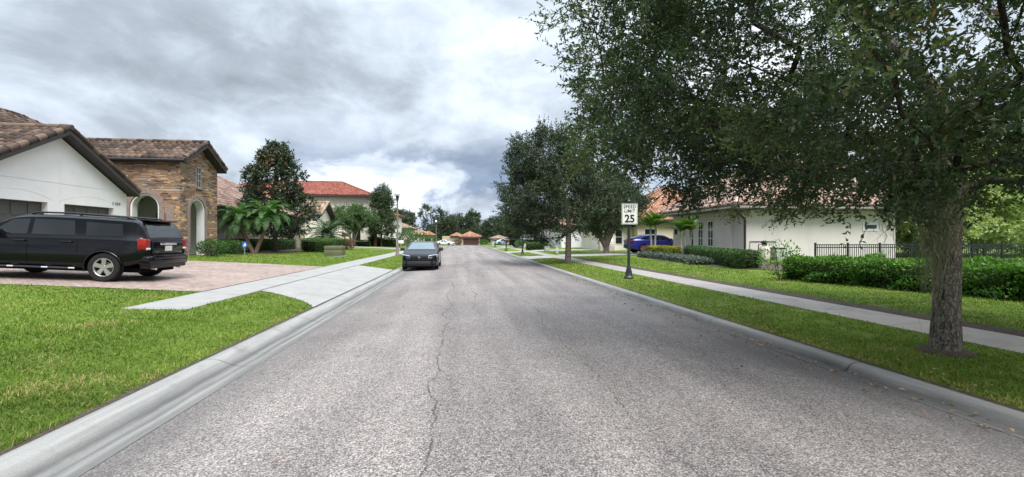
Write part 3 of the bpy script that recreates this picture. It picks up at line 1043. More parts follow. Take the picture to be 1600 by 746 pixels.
def gable_x(parent, x0, x1, yc, half, zr, slope, tile, fascia, tw=0.30, co=0.37, seed=1, thick=0.17, name='roof'):
    """ridge along x at yc, top height zr; eaves at yc +- half"""
    ze = zr - half * slope
    nn = math.hypot(1, slope)
    s = half * nn
    L = x1 - x0
    slopes = [((x0, yc - half, ze), (1, 0, 0), (0, 1 / nn, slope / nn), [(0, 0), (L, 0), (L, s), (0, s)]),
              ((x1, yc + half, ze), (-1, 0, 0), (0, -1 / nn, slope / nn), [(0, 0), (L, 0), (L, s), (0, s)])]
    d = MB()
    e = 0.03
    sec = [(yc - half + e, ze - 0.02), (yc, zr - 0.03), (yc + half - e, ze - 0.02), (yc + half - e, ze - 0.02 - thick), (yc, zr - 0.03 - thick), (yc - half + e, ze - 0.02 - thick)]
    n = len(sec)
    vs = [(x0 + e, a, b) for a, b in sec] + [(x1 - e, a, b) for a, b in sec]
    fs = [(i, (i + 1) % n, n + (i + 1) % n, n + i) for i in range(n)]
    fs += [(0, 1, 4, 5), (1, 2, 3, 4), (n + 0, n + 5, n + 4, n + 1), (n + 1, n + 4, n + 3, n + 2)]
    d.add(vs, fs)
    up = Vector((0, 0, 0.07))
    caps = [(Vector((x0, yc, zr)) + up, Vector((x1, yc, zr)) + up)]
    for xx in (x1 - 0.08,):
        caps += [(Vector((xx, yc - half, ze)) + up, Vector((xx, yc, zr)) + up), (Vector((xx, yc + half, ze)) + up, Vector((xx, yc, zr)) + up)]
    return roof_build(name, parent, slopes, d, caps, tile, fascia, tw, co, seed)


def window(parent, face, c, a0, a1, z0, z1, cols=1, rows=2, frame='white_trim', t=0.07, arch=False):
    """face: 'e','w' (plane x=c, extent in y) or 's' (plane y=c, extent in x)"""
    sg = {'e': 1, 'w': -1, 's': -1, 'n': 1}[face]

    def bx(mb, p0, p1, q0, q1, d0, d1):
        d0, d1 = sorted((c + sg * d0, c + sg * d1))
        if face in 'ew':
            mb.box(d0, d1, p0, p1, q0, q1)
        else:
            mb.box(p0, p1, d0, d1, q0, q1)
    f = MB()
    bx(f, a0, a0 + t, z0, z1, -0.05, 0.035)
    bx(f, a1 - t, a1, z0, z1, -0.05, 0.035)
    bx(f, a0 + t, a1 - t, z0, z0 + t, -0.05, 0.035)
    bx(f, a0 + t, a1 - t, z1 - t, z1, -0.05, 0.035)
    for i in range(1, cols):
        x = a0 + (a1 - a0) * i / cols
        bx(f, x - 0.018, x + 0.018, z0 + t, z1 - t, -0.04, 0.028)
    for i in range(1, rows):
        z = z0 + (z1 - z0) * i / rows
        bx(f, a0 + t, a1 - t, z - 0.02, z + 0.02, -0.04, 0.024)
    w = f.build('window', M[frame], parent)
    p = MB()
    bx(p, a0 + t * 0.7, a1 - t * 0.7, z0 + t * 0.7, z1 - t * 0.7, -0.05, 0.008)
    p.build('pane', M['glass'], w)
    return w


def arch_poly(a0, a1, z0, zs, n=14):
    """opening outline with a round head: springing at zs"""
    r = (a1 - a0) / 2
    c = (a0 + a1) / 2
    return [(a0, z0), (a1, z0)] + [(c + r * math.cos(t), zs + r * math.sin(t)) for t in np.linspace(0, PI, n)]


def arch_ring(a0, a1, z0, zs, w, n=14):
    """quads of an arch surround as closed polygons"""
    r = (a1 - a0) / 2
    c = (a0 + a1) / 2
    inner = [(a1, z0)] + [(c + r * math.cos(t), zs + r * math.sin(t)) for t in np.linspace(0, PI, n)] + [(a0, z0)]
    outer = [(a1 + w, z0)] + [(c + (r + w) * math.cos(t), zs + (r + w) * math.sin(t)) for t in np.linspace(0, PI, n)] + [(a0 - w, z0)]
    return inner, outer


def arch_trim(mb, fn, a0, a1, z0, zs, w, d0, d1, mat=0):
    inner, outer = arch_ring(a0, a1, z0, zs, w)
    for i in range(len(inner) - 1):
        mb.prism([inner[i], outer[i], outer[i + 1], inner[i + 1]], fn, d0, d1, mat)


def panel_door(parent, face, c, a0, a1, z0, z1, mat, rows=4, cols=4, name='garage_door'):
    """sectional garage door: recessed panels"""
    sg = {'e': 1, 'w': -1, 's': -1}[face]
    mb = MB()

    def bx(p0, p1, q0, q1, d0, d1):
        d0, d1 = sorted((c + sg * d0, c + sg * d1))
        if face in 'ew':
            mb.box(d0, d1, p0, p1, q0, q1)
        else:
            mb.box(p0, p1, d0, d1, q0, q1)
    bx(a0, a1, z0, z1, -0.06, 0.0)
    for i in range(rows):
        for j in range(cols):
            pw, ph = (a1 - a0) / cols, (z1 - z0) / rows
            bx(a0 + pw * j + 0.07, a0 + pw * (j + 1) - 0.07, z0 + ph * i + 0.07, z0 + ph * (i + 1) - 0.07, 0.002, 0.018)
    return mb.build(name, M[mat], parent)


FE = lambda y, z, w: (w, y, z)      # profile in (y, z), extruded along x
FS = lambda x, z, w: (x, w, z)      # profile in (x, z), extruded along y


# ------------------------------------------------------------------ west house: white garage, ledgestone entry, long wing
H1 = empty('suburban_house', (-18, 22, 0.6), 'single storey house with white stucco garage gable and ledgestone entry tower beside the black SUV', 'house')
GX, GZ0 = -15.1, 0.60
yc, zr, sl, hw = 18.75, 5.74, 0.55, 3.70
wy0, wy1 = 15.3, 22.2
mb = MB()
zt = lambda y: zr - 0.26 - abs(y - yc) * sl
mb.prism([(wy0, GZ0 - 0.3), (wy1, GZ0 - 0.3), (wy1, zt(wy1)), (yc, zt(yc)), (wy0, zt(wy0))], FE, -23.5, GX)
DZ = 2.93
cuts = [MB().box(GX - 0.32, GX + 0.2, 19.0, 21.45, GZ0 - 0.5, DZ), MB().box(GX - 0.32, GX + 0.2, 15.85, 18.3, GZ0 - 0.5, DZ)]
# score line in the stucco
cuts.append(MB().box(GX - 0.012, GX + 0.1, wy0 - 0.1, wy1 + 0.1, 3.66, 3.685))
gw = mb.build('garage_wall', M['white_stucco'], H1, cutters=cuts)
for a0 in (15.85, 19.0):
    panel_door(H1, 'e', GX - 0.2, a0, a0 + 2.45, GZ0 + 0.05, DZ, 'garage_dark', 4, 4)
    # low relief segmental arch over the door
    tr = MB()
    cy, hw2 = a0 + 1.225, 1.45
    pts = [(cy + hw2 * s_, DZ + 0.08 + 0.30 * (1 - s_ * s_)) for s_ in np.linspace(-1, 1, 13)]
    for i in range(12):
        (ya, za), (yb, zb) = pts[i], pts[i + 1]
        tr.prism([(ya, za), (yb, zb), (yb, zb + 0.03), (ya, za + 0.03)], FE, GX - 0.01, GX + 0.006)
    tr.build('door_arch_moulding', M['white_stucco'], H1)
r1 = gable_x(H1, -24.0, -14.65, yc, hw, zr, sl, 'brown', M['fascia'], seed=3)
# entry tower, hollow, with two round-headed openings
TX0, TX1, TY0, TY1 = -20.0, -14.0, 24.2, 27.65
tyc, tzr, tsl, thw = 25.92, 6.72, 0.58, 1.98
zt2 = lambda y: tzr - 0.24 - abs(y - tyc) * tsl
mb = MB()
mb.prism([(TY0, 0.3), (TY1, 0.3), (TY1, zt2(TY1)), (tyc, zt2(tyc)), (TY0, zt2(TY0))], FE, TX0, TX1)
cut = [MB().box(TX0 + 0.4, TX1 - 0.42, TY0 + 0.42, TY1 - 0.42, 0.2, 4.6)]
cut.append(MB().prism(arch_poly(25.02, 26.42, 0.2, 3.03), FE, TX1 - 0.6, TX1 + 0.3))
cut.append(MB().prism(arch_poly(-16.30, -14.95, 0.2, 3.17), FS, TY0 - 0.3, TY0 + 0.6))
cut.append(MB().box(TX1 - 0.12, TX1 + 0.2, 25.63, 26.11, 4.32, 5.45))
mb.build('entry_tower_wall', M['stone'], H1, cutters=cut)
tr = MB()
arch_trim(tr, FE, 25.02, 26.42, 0.6, 3.03, 0.17, TX1 - 0.05, TX1 + 0.035)
tr.build('arch_surround', M['cut_stone'], H1)
tr = MB()
arch_trim(tr, FS, -16.30, -14.95, 0.6, 3.17, 0.24, TY0 + 0.05, TY0 - 0.035)
tr.box(-14.62, -14.26, TY0 - 0.04, TY0 + 0.04, 0.5, 3.25)
tr.build('arch_surround', M['cut_stone'], H1)
tr = MB()
arch_trim(tr, FE, 25.10, 26.34, 0.6, 3.03, 0.075, TX1 - 0.40, TX1 - 0.02)
tr.build('arch_lining', M['white_stucco'], H1)
tr = MB()
arch_trim(tr, FS, -16.22, -15.03, 0.6, 3.17, 0.075, TY0 + 0.40, TY0 + 0.02)
tr.build('arch_lining', M['white_stucco'], H1)
po = MB()
po.box(TX0 + 0.41, TX1 - 0.43, TY1 - 0.50, TY1 - 0.43, 0.6, 4.5)
po.box(-17.9, -17.8, TY0 + 0.43, TY1 - 0.51, 0.6, 4.5)
po.box(TX0 + 0.41, TX1 - 0.43, TY0 + 0.43, TY1 - 0.51, 4.45, 4.5)
po.build('porch_lining', M['white_stucco'], H1)
MB().box(-16.9, -15.6, TY1 - 0.55, TY1 - 0.51, 0.66, 3.05).build('front_door', M['dark_wood'], H1)
MB().box(TX0 + 0.41, TX1 + 0.2, TY0 - 0.02, TY1 - 0.05, 0.45, 0.68).build('porch_floor', M['walk'], H1)
# window of the tower: slim casement with diamond leading
w = window(H1, 'e', TX1 - 0.05, 25.64, 26.10, 4.33, 5.44, 2, 3, 'util_grey', 0.05)
MB().box(TX1 - 0.02, TX1 + 0.07, 25.58, 26.16, 4.24, 4.32).build('window_sill', M['cut_stone'], H1)
r2 = gable_x(H1, -21.0, -13.55, tyc, thw, tzr, tsl, 'brown', M['fascia'], seed=4)
gt = MB()
gt.path([(-20.9, tyc - thw - 0.02, 5.50), (-13.62, tyc - thw - 0.02, 5.50)], 0.075, 8)
gt.build('gutter', M['gutter'], H1)
# house number by the garage door
def text(parent, body, size, loc, rot, mat, name='lettering', ext=0.006, bold=0.0, space=1.0):
    cu = bpy.data.curves.new('t', 'FONT')
    cu.body = body
    cu.size = size
    cu.align_x = 'CENTER'
    cu.extrude = ext
    cu.space_character = space
    cu.offset = bold
    to = bpy.data.objects.new('t', cu)
    COL.objects.link(to)
    to.location = loc
    to.rotation_euler = rot
    bpy.context.view_layer.update()
    dg = bpy.context.evaluated_depsgraph_get()
    me = bpy.data.meshes.new_from_object(to.evaluated_get(dg))
    me.transform(to.matrix_world)
    bpy.data.objects.remove(to)
    bpy.data.curves.remove(cu)
    me.materials.clear()
    me.materials.append(M[mat])
    me.name = name
    o = bpy.data.objects.new(name, me)
    COL.objects.link(o)
    finish(o, parent)
    return o


for i_, ch_ in enumerate('1104'):
    text(H1, ch_, 0.20, (GX + 0.012, 21.40 + 0.125 * i_, 3.06), (R(90), 0, R(90)), 'grey_metal', 'house_number', 0.008)
# main body behind, brown hip roof
MB().box(-32, -18.5, 16.6, 35.5, 0.3, 3.85).build('wall', M['white_stucco'], H1)
hip_roof(H1, -32.6, -17.6, 15.9, 36.1, 3.95, 0.62, 'brown', M['fascia'], 0.36, 0.42, 5)
# east wing: white arch-topped window bay then plain beige wall
MB().box(-25.5, -15.62, 27.7, 31.9, 0.3, 3.45).build('wall', M['white_stucco'], H1)
MB().box(-25.5, -15.60, 31.9, 46.2, 0.3, 3.44).build('wall', M['tan_stucco'], H1)
window(H1, 'e', -15.62, 29.55, 30.75, 1.0, 3.0, 1, 2)
window(H1, 'e', -15.60, 43.2, 44.2, 1.2, 2.9, 1, 2)
hip_roof(H1, -26.1, -14.95, 27.75, 46.9, 3.62, 0.56, 'pinkbrown', M['fascia'], 0.34, 0.40, 6)

# ------------------------------------------------------------------ other houses on the west side
H2 = empty('suburban_house', (-18, 53, 0.7), 'low tan tiled house behind the date palm and the long clipped hedge', 'house')
MB().box(-26, -16.4, 49.5, 59.5, 0.3, 4.1).build('wall', M['tan_stucco'], H2)
hip_roof(H2, -26.6, -15.9, 48.9, 60.1, 4.25, 0.45, 'tan', M['fascia'], 0.36, 0.42, 7)
MB().prism([(49.6, 0.3), (54.4, 0.3), (54.4, 4.0), (52, 5.3), (49.6, 4.0)], FE, -19, -15.2).build('wall', M['cream_stucco'], H2)
gable_x(H2, -20, -14.6, 52, 2.7, 5.6, 0.55, 'tan', M['fascia'], 0.36, 0.42, 8)
window(H2, 'e', -15.2, 51.2, 52.8, 1.5, 3.0, 2, 2)

H3 = empty('suburban_house', (-18, 68, 0.7), 'tall two storey cream house with a bright red tile roof behind the crape myrtle', 'house')
MB().box(-33, -12.6, 63, 72.2, 0.2, 7.25).build('wall', M['cream_stucco'], H3)
hip_roof(H3, -33.9, -11.7, 62.1, 73.1, 7.45, 0.42, 'red', M['fascia'], 0.36, 0.42, 9)
for y in (64.6, 67.5, 71):
    window(H3, 'e', -12.6, y, y + 1.3, 4.9, 6.6, 2, 2)
window(H3, 's', 63, -14.6, -13.6, 1.4, 2.9, 2, 2, 'fascia')
MB().box(-16.0, -14.9, 62.85, 63.0, 2.05, 2.35).build('wall_vent', M['bark_red'], H3)
panel_door(H3, 'e', -12.55, 65, 69.5, 0.7, 3.0, 'garage_dark', 4, 4)

H4 = empty('suburban_house', (-15, 98, 0.4), 'small distant beige house with a tan hip roof beyond the first street lamp', 'house')
MB().box(-22, -10.6, 93, 105, -0.2, 3.5).build('wall', M['cream_stucco'], H4)
hip_roof(H4, -22.6, -10.0, 92.4, 105.6, 3.7, 0.42, 'tan', M['fascia'], 0.45, 0.5, 10)
MB().box(-17, -11.2, 81.5, 87.0, -0.2, 5.6).build('tower_wall', M['white_stucco'], H4)
hip_roof(H4, -17.5, -10.7, 81, 87.5, 5.7, 0.30, 'red', M['fascia'], 0.45, 0.5, 11)
window(H4, 'e', -10.6, 95, 96.2, 1.2, 2.8, 2, 2)
window(H4, 's', 93, -13.0, -11.8, 1.2, 2.8, 2, 2, 'fascia')

H5 = empty('suburban_house', (-13, 130, 0.1), 'far cream house with a small orange pyramid roof over its entry', 'house')
MB().box(-20, -8.8, 128, 138, -0.6, 2.6).build('wall', M['cream_stucco'], H5)
hip_roof(H5, -20.6, -8.2, 127.4, 138.6, 2.75, 0.35, 'tan', M['fascia'], 0.5, 0.55, 12)
MB().box(-10.2, -7.6, 124, 127.3, -0.6, 2.35).build('entry_wall', M['cream_stucco'], H5)
hip_roof(H5, -10.8, -7.0, 123.4, 127.9, 2.5, 0.55, 'orange', M['fascia'], 0.5, 0.55, 13)
window(H5, 's', 124, -9.6, -8.2, -0.3, 1.6, 2, 2, 'fascia')

H6 = empty('suburban_house', (3, 145, -0.5), 'beige garage with an oxblood door and orange hip roof closing the end of the street', 'house')
MB().box(-0.1, 6.0, 141.0, 150, -0.9, 2.0).build('wall', M['tan_stucco'], H6)
panel_door(H6, 's', 140.97, 0.7, 5.5, -0.42, 1.70, 'garage_red', 4, 4)
MB().box(0.3, 5.9, 140.86, 140.99, 1.76, 2.0).build('door_lintel', M['cream_stucco'], H6)
hip_roof(H6, -0.7, 6.6, 140.3, 150.6, 2.15, 0.45, 'orange', M['fascia'], 0.5, 0.55, 14)
MB().box(-6.0, -0.12, 146, 156, -0.9, 2.4).build('wall', M['tan_stucco'], H6)
hip_roof(H6, -3.4, 0.8, 145.4, 156.6, 2.45, 0.45, 'orange', M['fascia'], 0.5, 0.55, 15)

# ------------------------------------------------------------------ east side houses
E1 = empty('suburban_house', (22, 28, 0.4), 'near greige stucco house with rose tile roof, brown downpipe and tall windows behind the oak', 'house')
mb = MB()
mb.prism([(16.2, 24.2), (26.0, 24.2), (26.0, 32.4), (16.0, 32.4), (16.0, 25.15), (16.2, 25.15)], lambda x, y, z: (x, y, z), 0.1, 3.25)
mb.build('wall', M['beige_stucco'], E1)
MB().box(22.5, 35.0, 32.6, 40, 0.1, 3.25).build('wall', M['beige_stucco'], E1)
hip_roof(E1, 15.2, 26.8, 23.4, 33.1, 3.50, 0.72, 'rose', M['grey_fascia'], 0.32, 0.38, 16)
hip_roof(E1, 21.8, 35.6, 28.0, 40.6, 3.55, 0.78, 'rose', M['grey_fascia'], 0.34, 0.40, 22)
gt = MB()
gt.path([(15.16, 23.36, 3.33), (26.7, 23.36, 3.33)], 0.07, 8)
gt.path([(15.16, 23.36, 3.33), (15.16, 33.0, 3.33)], 0.07, 8)
gt.build('gutter', M['grey_fascia'], E1)
dp = MB()
dp.path([(15.3, 23.45, 3.28), (15.32, 23.5, 3.12), (16.22, 24.12, 2.75), (16.27, 24.14, 2.6), (16.27, 24.14, 0.45)], 0.062, 8)
dp.build('downpipe', M['fascia'], E1, smooth=40)
for y in (26.9, 28.1, 29.3):
    window(E1, 'w', 16.0, y, y + 0.68, 1.05, 2.75, 2, 3, 'white_trim', 0.07)
MB().box(15.82, 16.0, 25.3, 32.35, 0.86, 0.98).build('wall_ledge', M['white_trim'], E1)
window(E1, 's', 24.2, 23.8, 24.85, 2.05, 2.55, 1, 1, 'white_trim', 0.13)
pp = MB()
pp.path([(16.6, 24.16, 1.45), (18.2, 24.16, 1.45)], 0.03, 8)
pp.path([(16.6, 24.16, 1.45), (16.55, 24.1, 0.45)], 0.02, 8)
pp.build('wall_pipe', M['util_grey'], E1, smooth=40)
MB().bbox(15.86, 15.99, 31.75, 31.95, 1.9, 2.3).build('wall_lantern', M['black_metal'], E1)

E2 = empty('suburban_house', (22, 48, 0.4), 'pale yellow house with an orange tile roof behind the parked blue car', 'house')
MB().box(17.5, 30, 43.0, 58, 0.1, 3.3).build('wall', M['yellow_stucco'], E2)
hip_roof(E2, 16.8, 30.7, 42.3, 58.7, 3.45, 0.58, 'orange', M['fascia'], 0.36, 0.42, 17)
MB().box(15.2, 17.48, 44.2, 55.5, 0.1, 2.9).build('wall', M['cream_stucco'], E2)
hip_roof(E2, 14.7, 20.5, 43.6, 56.0, 3.0, 0.5, 'orange', M['fascia'], 0.36, 0.42, 18)
window(E2, 's', 44.2, 15.6, 16.4, 1.0, 2.5, 1, 2)
window(E2, 's', 43.0, 18.2, 19.6, 1.1, 2.6, 2, 2)
window(E2, 'w', 15.2, 47, 48.0, 1.0, 2.5, 1, 2)
for x in (15.0, 14.0):
    cm = MB()
    cm.bbox(x - 0.28, x + 0.28, 43.3, 43.86, 0.1, 1.25, 0.04)
    cm.build('porch_pier', M['stone_pale'], E2)
    cm = MB()
    cm.lathe([(0.14, 0), (0.16, 0.1), (0.12, 0.15), (0.12, 1.45), (0.17, 1.6)], (x, 43.58, 1.25), n=14)
    cm.build('porch_column', M['white_trim'], E2, smooth=40)

E3 = empty('suburban_house', (18, 60, 0.4), 'house with a wide plain white garage door and pale walls behind the second oak', 'house')
MB().box(13.4, 20.6, 59.0, 68, 0.1, 3.2).build('wall', M['white_stucco'], E3)
panel_door(E3, 's', 58.97, 13.9, 19.6, 0.36, 2.8, 'garage_white', 4, 6)
hip_roof(E3, 12.8, 21.2, 58.4, 68.6, 3.35, 0.5, 'tan', M['fascia'], 0.4, 0.45, 19)

E4 = empty('suburban_house', (14, 80, 0.4), 'pale house with tall dark windows and fieldstone base beside the black pickup', 'house')
MB().box(12.4, 18.0, 69.5, 74.5, 0.0, 3.6).build('wall', M['white_stucco'], E4)
MB().box(12.6, 17, 69.2, 69.49, 0.0, 1.25).build('stone_base', M['stone_pale'], E4)
hip_roof(E4, 11.8, 18.6, 68.9, 75.1, 3.7, 0.5, 'tan', M['fascia'], 0.4, 0.45, 20)
for y in (71.0, 72.3):
    window(E4, 'w', 12.4, y, y + 0.8, 0.6, 3.0, 1, 2, 'fascia')

E5 = empty('suburban_house', (10, 130, 0.0), 'distant white house with a dark garage door at the right of the street end', 'house')
MB().box(8.8, 12.9, 126, 134, -0.7, 1.5).build('wall', M['white_stucco'], E5)
panel_door(E5, 's', 125.97, 9.2, 11.8, -0.3, 0.9, 'garage_dark', 4, 4)
hip_roof(E5, 8.3, 13.4, 125.4, 134.6, 1.6, 0.32, 'tan', M['fascia'], 0.5, 0.55, 21)

# ------------------------------------------------------------------ foliage helpers
def unit(a):
    return a / np.maximum(np.linalg.norm(a, axis=-1, keepdims=True), 1e-9)


def leaf_quads(P, A, L, Wd, rng, up=0.4, fold=0.12):
    """rhombic leaves: base points P, axis A (unit), length L, width Wd -> V (4N,3), F"""
    N = len(P)
    nr = rng.normal(size=(N, 3))
    nr[:, 2] += up
    b = unit(np.cross(A, nr))
    n2 = np.cross(b, A)
    L = L[:, None]
    Wd = Wd[:, None]
    mid = P + A * L * 0.45 + n2 * L * fold
    V = np.stack([P, mid + b * Wd * 0.5, P + A * L, mid - b * Wd * 0.5], 1).reshape(-1, 3)
    F = np.arange(4 * N).reshape(N, 4)
    return V, F


def frustums(p0, p1, r0, r1, n):
    d = unit(p1 - p0)
    ref = np.where(np.abs(d[:, 2:3]) > 0.9, np.array([[1.0, 0, 0]]), np.array([[0, 0, 1.0]]))
    a = unit(np.cross(d, ref))
    b = np.cross(d, a)
    t = np.arange(n) * 2 * PI / n
    ring = a[:, None, :] * np.cos(t)[None, :, None] + b[:, None, :] * np.sin(t)[None, :, None]
    v0 = p0[:, None, :] + ring * r0[:, None, None]
    v1 = p1[:, None, :] + ring * r1[:, None, None]
    V = np.concatenate([v0, v1], 1).reshape(-1, 3)
    k = np.arange(n)
    f = np.stack([k, (k + 1) % n, n + (k + 1) % n, n + k], -1)
    F = (np.arange(len(p0))[:, None, None] * 2 * n + f[None]).reshape(-1, 4)
    return V, F


def grow(trunk, trunk_r, centers, rng, start=0.4, tip=0.010, step=0.35, sag=0.0, pw=0.25):
    """limbs from a trunk polyline to every cluster centre; returns frustum arrays"""
    trunk = np.array(trunk, float)
    nodes, par, plen, ok = [], [], [], []
    for i in range(len(trunk) - 1):
        m = 4
        for k in range(m):
            nodes.append(trunk[i] + (trunk[i + 1] - trunk[i]) * k / m)
            par.append(len(nodes) - 2)
            plen.append(0 if len(nodes) == 1 else plen[-1] + np.linalg.norm(nodes[-1] - nodes[-2]))
            ok.append(len(nodes) > start * 4 * (len(trunk) - 1))
    nodes.append(trunk[-1])
    par.append(len(nodes) - 2)
    plen.append(plen[-1] + 0.3)
    ok.append(True)
    nt = len(nodes)
    top = trunk[int(len(trunk) * 0.6)]
    order = np.argsort(np.linalg.norm(centers - top, axis=1))
    cap = nt + len(centers) * 14
    NP = np.zeros((cap, 3))
    NP[:nt] = nodes
    PL = np.zeros(cap)
    PL[:nt] = plen
    OK = np.zeros(cap, bool)
    OK[:nt] = ok
    par = list(par)
    n = nt
    tips = []
    for ci in order:
        c = centers[ci]
        d = np.linalg.norm(NP[:n] - c, axis=1)
        cost = d + pw * PL[:n] + (~OK[:n]) * 1e3
        s = int(np.argmin(cost))
        L = d[s]
        k = min(12, max(1, int(L / step)))
        a = NP[s].copy()
        pv = NP[par[s]] if par[s] >= 0 else a - np.array([0, 0, 1.0])
        dir0 = unit(a - pv)
        last = s
        for i in range(1, k + 1):
            t = i / k
            ctrl = a + (dir0 * 0.35 + unit(c - a) * 0.15) * L
            p = (1 - t) ** 2 * a + 2 * t * (1 - t) * ctrl + t * t * c
            if i < k:
                p = p + rng.normal(size=3) * 0.035 * min(L, 1.5)
            NP[n] = p
            par.append(last)
            PL[n] = PL[last] + L / k
            OK[n] = True
            last = n
            n += 1
        tips.append(last)
    cnt = np.zeros(n)
    for t_ in tips:
        cnt[t_] += 1
    for i in range(n - 1, 0, -1):
        if par[i] >= 0:
            cnt[par[i]] += cnt[i]
    tot = max(cnt.max(), 2)
    ex = math.log(trunk_r / tip) / math.log(tot)
    rad = tip * np.maximum(cnt, 1) ** ex
    rad = np.minimum(rad, trunk_r)
    idx = np.arange(nt, n)
    pr = np.array(par)[idx]
    r0 = np.minimum(rad[pr], rad[idx] * 1.35)
    return NP[pr], NP[idx], r0, rad[idx]


def limbs_mesh(p0, p1, r0, r1):
    big = r0 > 0.03
    parts = []
    for msk, n in ((big, 7), (~big, 4)):
        if msk.any():
            parts.append(frustums(p0[msk], p1[msk], r0[msk], r1[msk], n))
    V, F, off = [], [], 0
    for v, f in parts:
        V.append(v)
        F.append(f + off)
        off += len(v)
    return np.concatenate(V), np.concatenate(F)


def twig_foliage(C, out, Rc, nt, nl, L, Wd, rng, tip_tint=0.0, droop=0.0, tint_c=None, twig_w=0.006, spread=1.0):
    """leafy twigs at cluster centres C; out = outward unit vectors"""
    N = len(C)
    td = unit(out[:, None, :] * 0.55 + rng.normal(size=(N, nt, 3)) * 0.75 * spread + np.array([0, 0, -droop]))
    tl = Rc * rng.uniform(0.55, 1.25, (N, nt))
    base = C[:, None, :] + rng.normal(size=(N, nt, 3)) * Rc * 0.22
    end = base + td * tl[..., None]
    fr = (np.linspace(0.15, 1.0, nl)[None, None, :] + rng.uniform(-0.06, 0.06, (N, nt, nl)))
    P = base[:, :, None, :] + td[:, :, None, :] * (tl[..., None] * fr)[..., None]
    A = unit(td[:, :, None, :] * 0.75 + rng.normal(size=(N, nt, nl, 3)) * 0.62)
    ct = rng.uniform(0, 0.5, N) if tint_c is None else tint_c
    T = ct[:, None, None] + rng.uniform(0, 0.36, (N, nt, nl)) + tip_tint * fr
    T = np.where(rng.uniform(size=T.shape) < 0.012, 0.98, T)
    P, A, T = P.reshape(-1, 3), A.reshape(-1, 3), T.reshape(-1)
    k = len(P)
    V, F = leaf_quads(P, A, L * rng.uniform(0.65, 1.2, k), Wd * rng.uniform(0.7, 1.2, k), rng)
    # twigs as thin ribbons
    b, e, dd = base.reshape(-1, 3), end.reshape(-1, 3), td.reshape(-1, 3)
    sd = unit(np.cross(dd, rng.normal(size=dd.shape))) * twig_w * 0.5
    TV = np.stack([b - sd, b + sd, e + sd * 0.3, e - sd * 0.3], 1).reshape(-1, 3)
    TF = np.arange(len(TV)).reshape(-1, 4)
    VV = np.concatenate([V, TV])
    FF = np.concatenate([F, TF + len(V)])
    mi = np.concatenate([np.zeros(len(F), int), np.ones(len(TF), int)])
    tt = np.concatenate([T, np.zeros(len(TF))])
    return VV, FF, mi, np.clip(tt, 0, 1)


def ell_points(rng, n, c, r, shell=0.45, low=-1.0):
    """points in an ellipsoid, biased to the outside"""
    out = []
    c, r = np.array(c), np.array(r)
    while len(out) < n:
        d = unit(rng.normal(size=(n, 3)))
        q = rng.uniform(shell ** 3, 1, n) ** (1 / 3)
        p = d * q[:, None]
        p = p[p[:, 2] > low]
        out.extend(list(c + p * r))
    return np.array(out[:n])


def noise_keep(P, sc, thr):
    v = np.array([mnoise.noise(Vector(p * sc)) for p in P])
    return P[v > thr]


def trunk_mesh(name, pts, rads, limbs, mat, parent, n=14):
    mb = MB()
    mb.path(pts, rads, n)
    V = np.array(mb.v)
    Q = [f for f in mb.f if len(f) == 4]
    F = np.array(Q)
    if limbs is not None and len(limbs[0]):
        v, f = limbs_mesh(*limbs)
        F = np.concatenate([F, f + len(V)])
        V = np.concatenate([V, v])
    return mesh_np(name, V, F, M[mat], parent, smooth=True)


def tree(name, base, label, cat, lobes, n_cl, trunk, trunk_r, leaf, L, Wd, Rc, nt, nl, seed, bark='bark', group=None, keep=(0.5, -0.45),
         droop=0.0, start=0.35, shell=0.45, low=-1.0, flare=1.3, extra=None, tints=(0, 0.5), pw=0.25, multi=None, spread=1.0, twig_w=0.006):
    """lobes: list of (centre, radii, share) in metres relative to base"""
    rng = np.random.RandomState(seed)
    base = np.array(base, float)
    root = empty(name, tuple(base), label, cat, group)
    cs = []
    for c, r, sh in lobes:
        cs.append(ell_points(rng, max(4, int(n_cl * sh)), base + np.array(c), r, shell, low))
    C = np.concatenate(cs)
    if keep:
        C = noise_keep(C + seed * 13.7, keep[0], keep[1]) - seed * 13.7
    if extra is not None:
        C = np.concatenate([C, base + np.array(extra)])
    tr = [base + np.array(p) for p in trunk]
    tr_arr = np.array(tr)
    lm = grow(tr_arr, trunk_r * 0.8, C, rng, start, pw=pw)
    nt_ = len(tr)
    rads = [trunk_r * (flare if i == 0 else 1.0 - 0.55 * i / (nt_ - 1)) for i in range(nt_)]
    if multi:
        # several stems from the ground
        trunk_mesh('trunk', tr, rads, lm, bark, root, 10)
        for st in multi:
            sm = MB()
            sm.path([base + np.array(p) for p in st], [trunk_r * (1 - 0.5 * i / (len(st) - 1)) for i in range(len(st))], 8)
            sm.build('stem', M[bark], root, smooth=60)
    else:
        trunk_mesh('trunk', tr, rads, lm, bark, root)
    mid = base + np.mean([np.array(c) for c, r, s in lobes], 0)
    out = unit(C - mid)
    tc = np.array([mnoise.noise(Vector(p * 0.9)) for p in C]) * 0.5 + 0.5
    tc = tints[0] + (tints[1] - tints[0]) * np.clip(tc + rng.uniform(-0.25, 0.25, len(C)), 0, 1)
    V, F, mi, tt = twig_foliage(C, out, Rc, nt, nl, L, Wd, rng, 0.12, droop, tc, twig_w, spread)
    mesh_np('crown', V, F, [M[leaf], M[bark]], root, mi, tt)
    return root


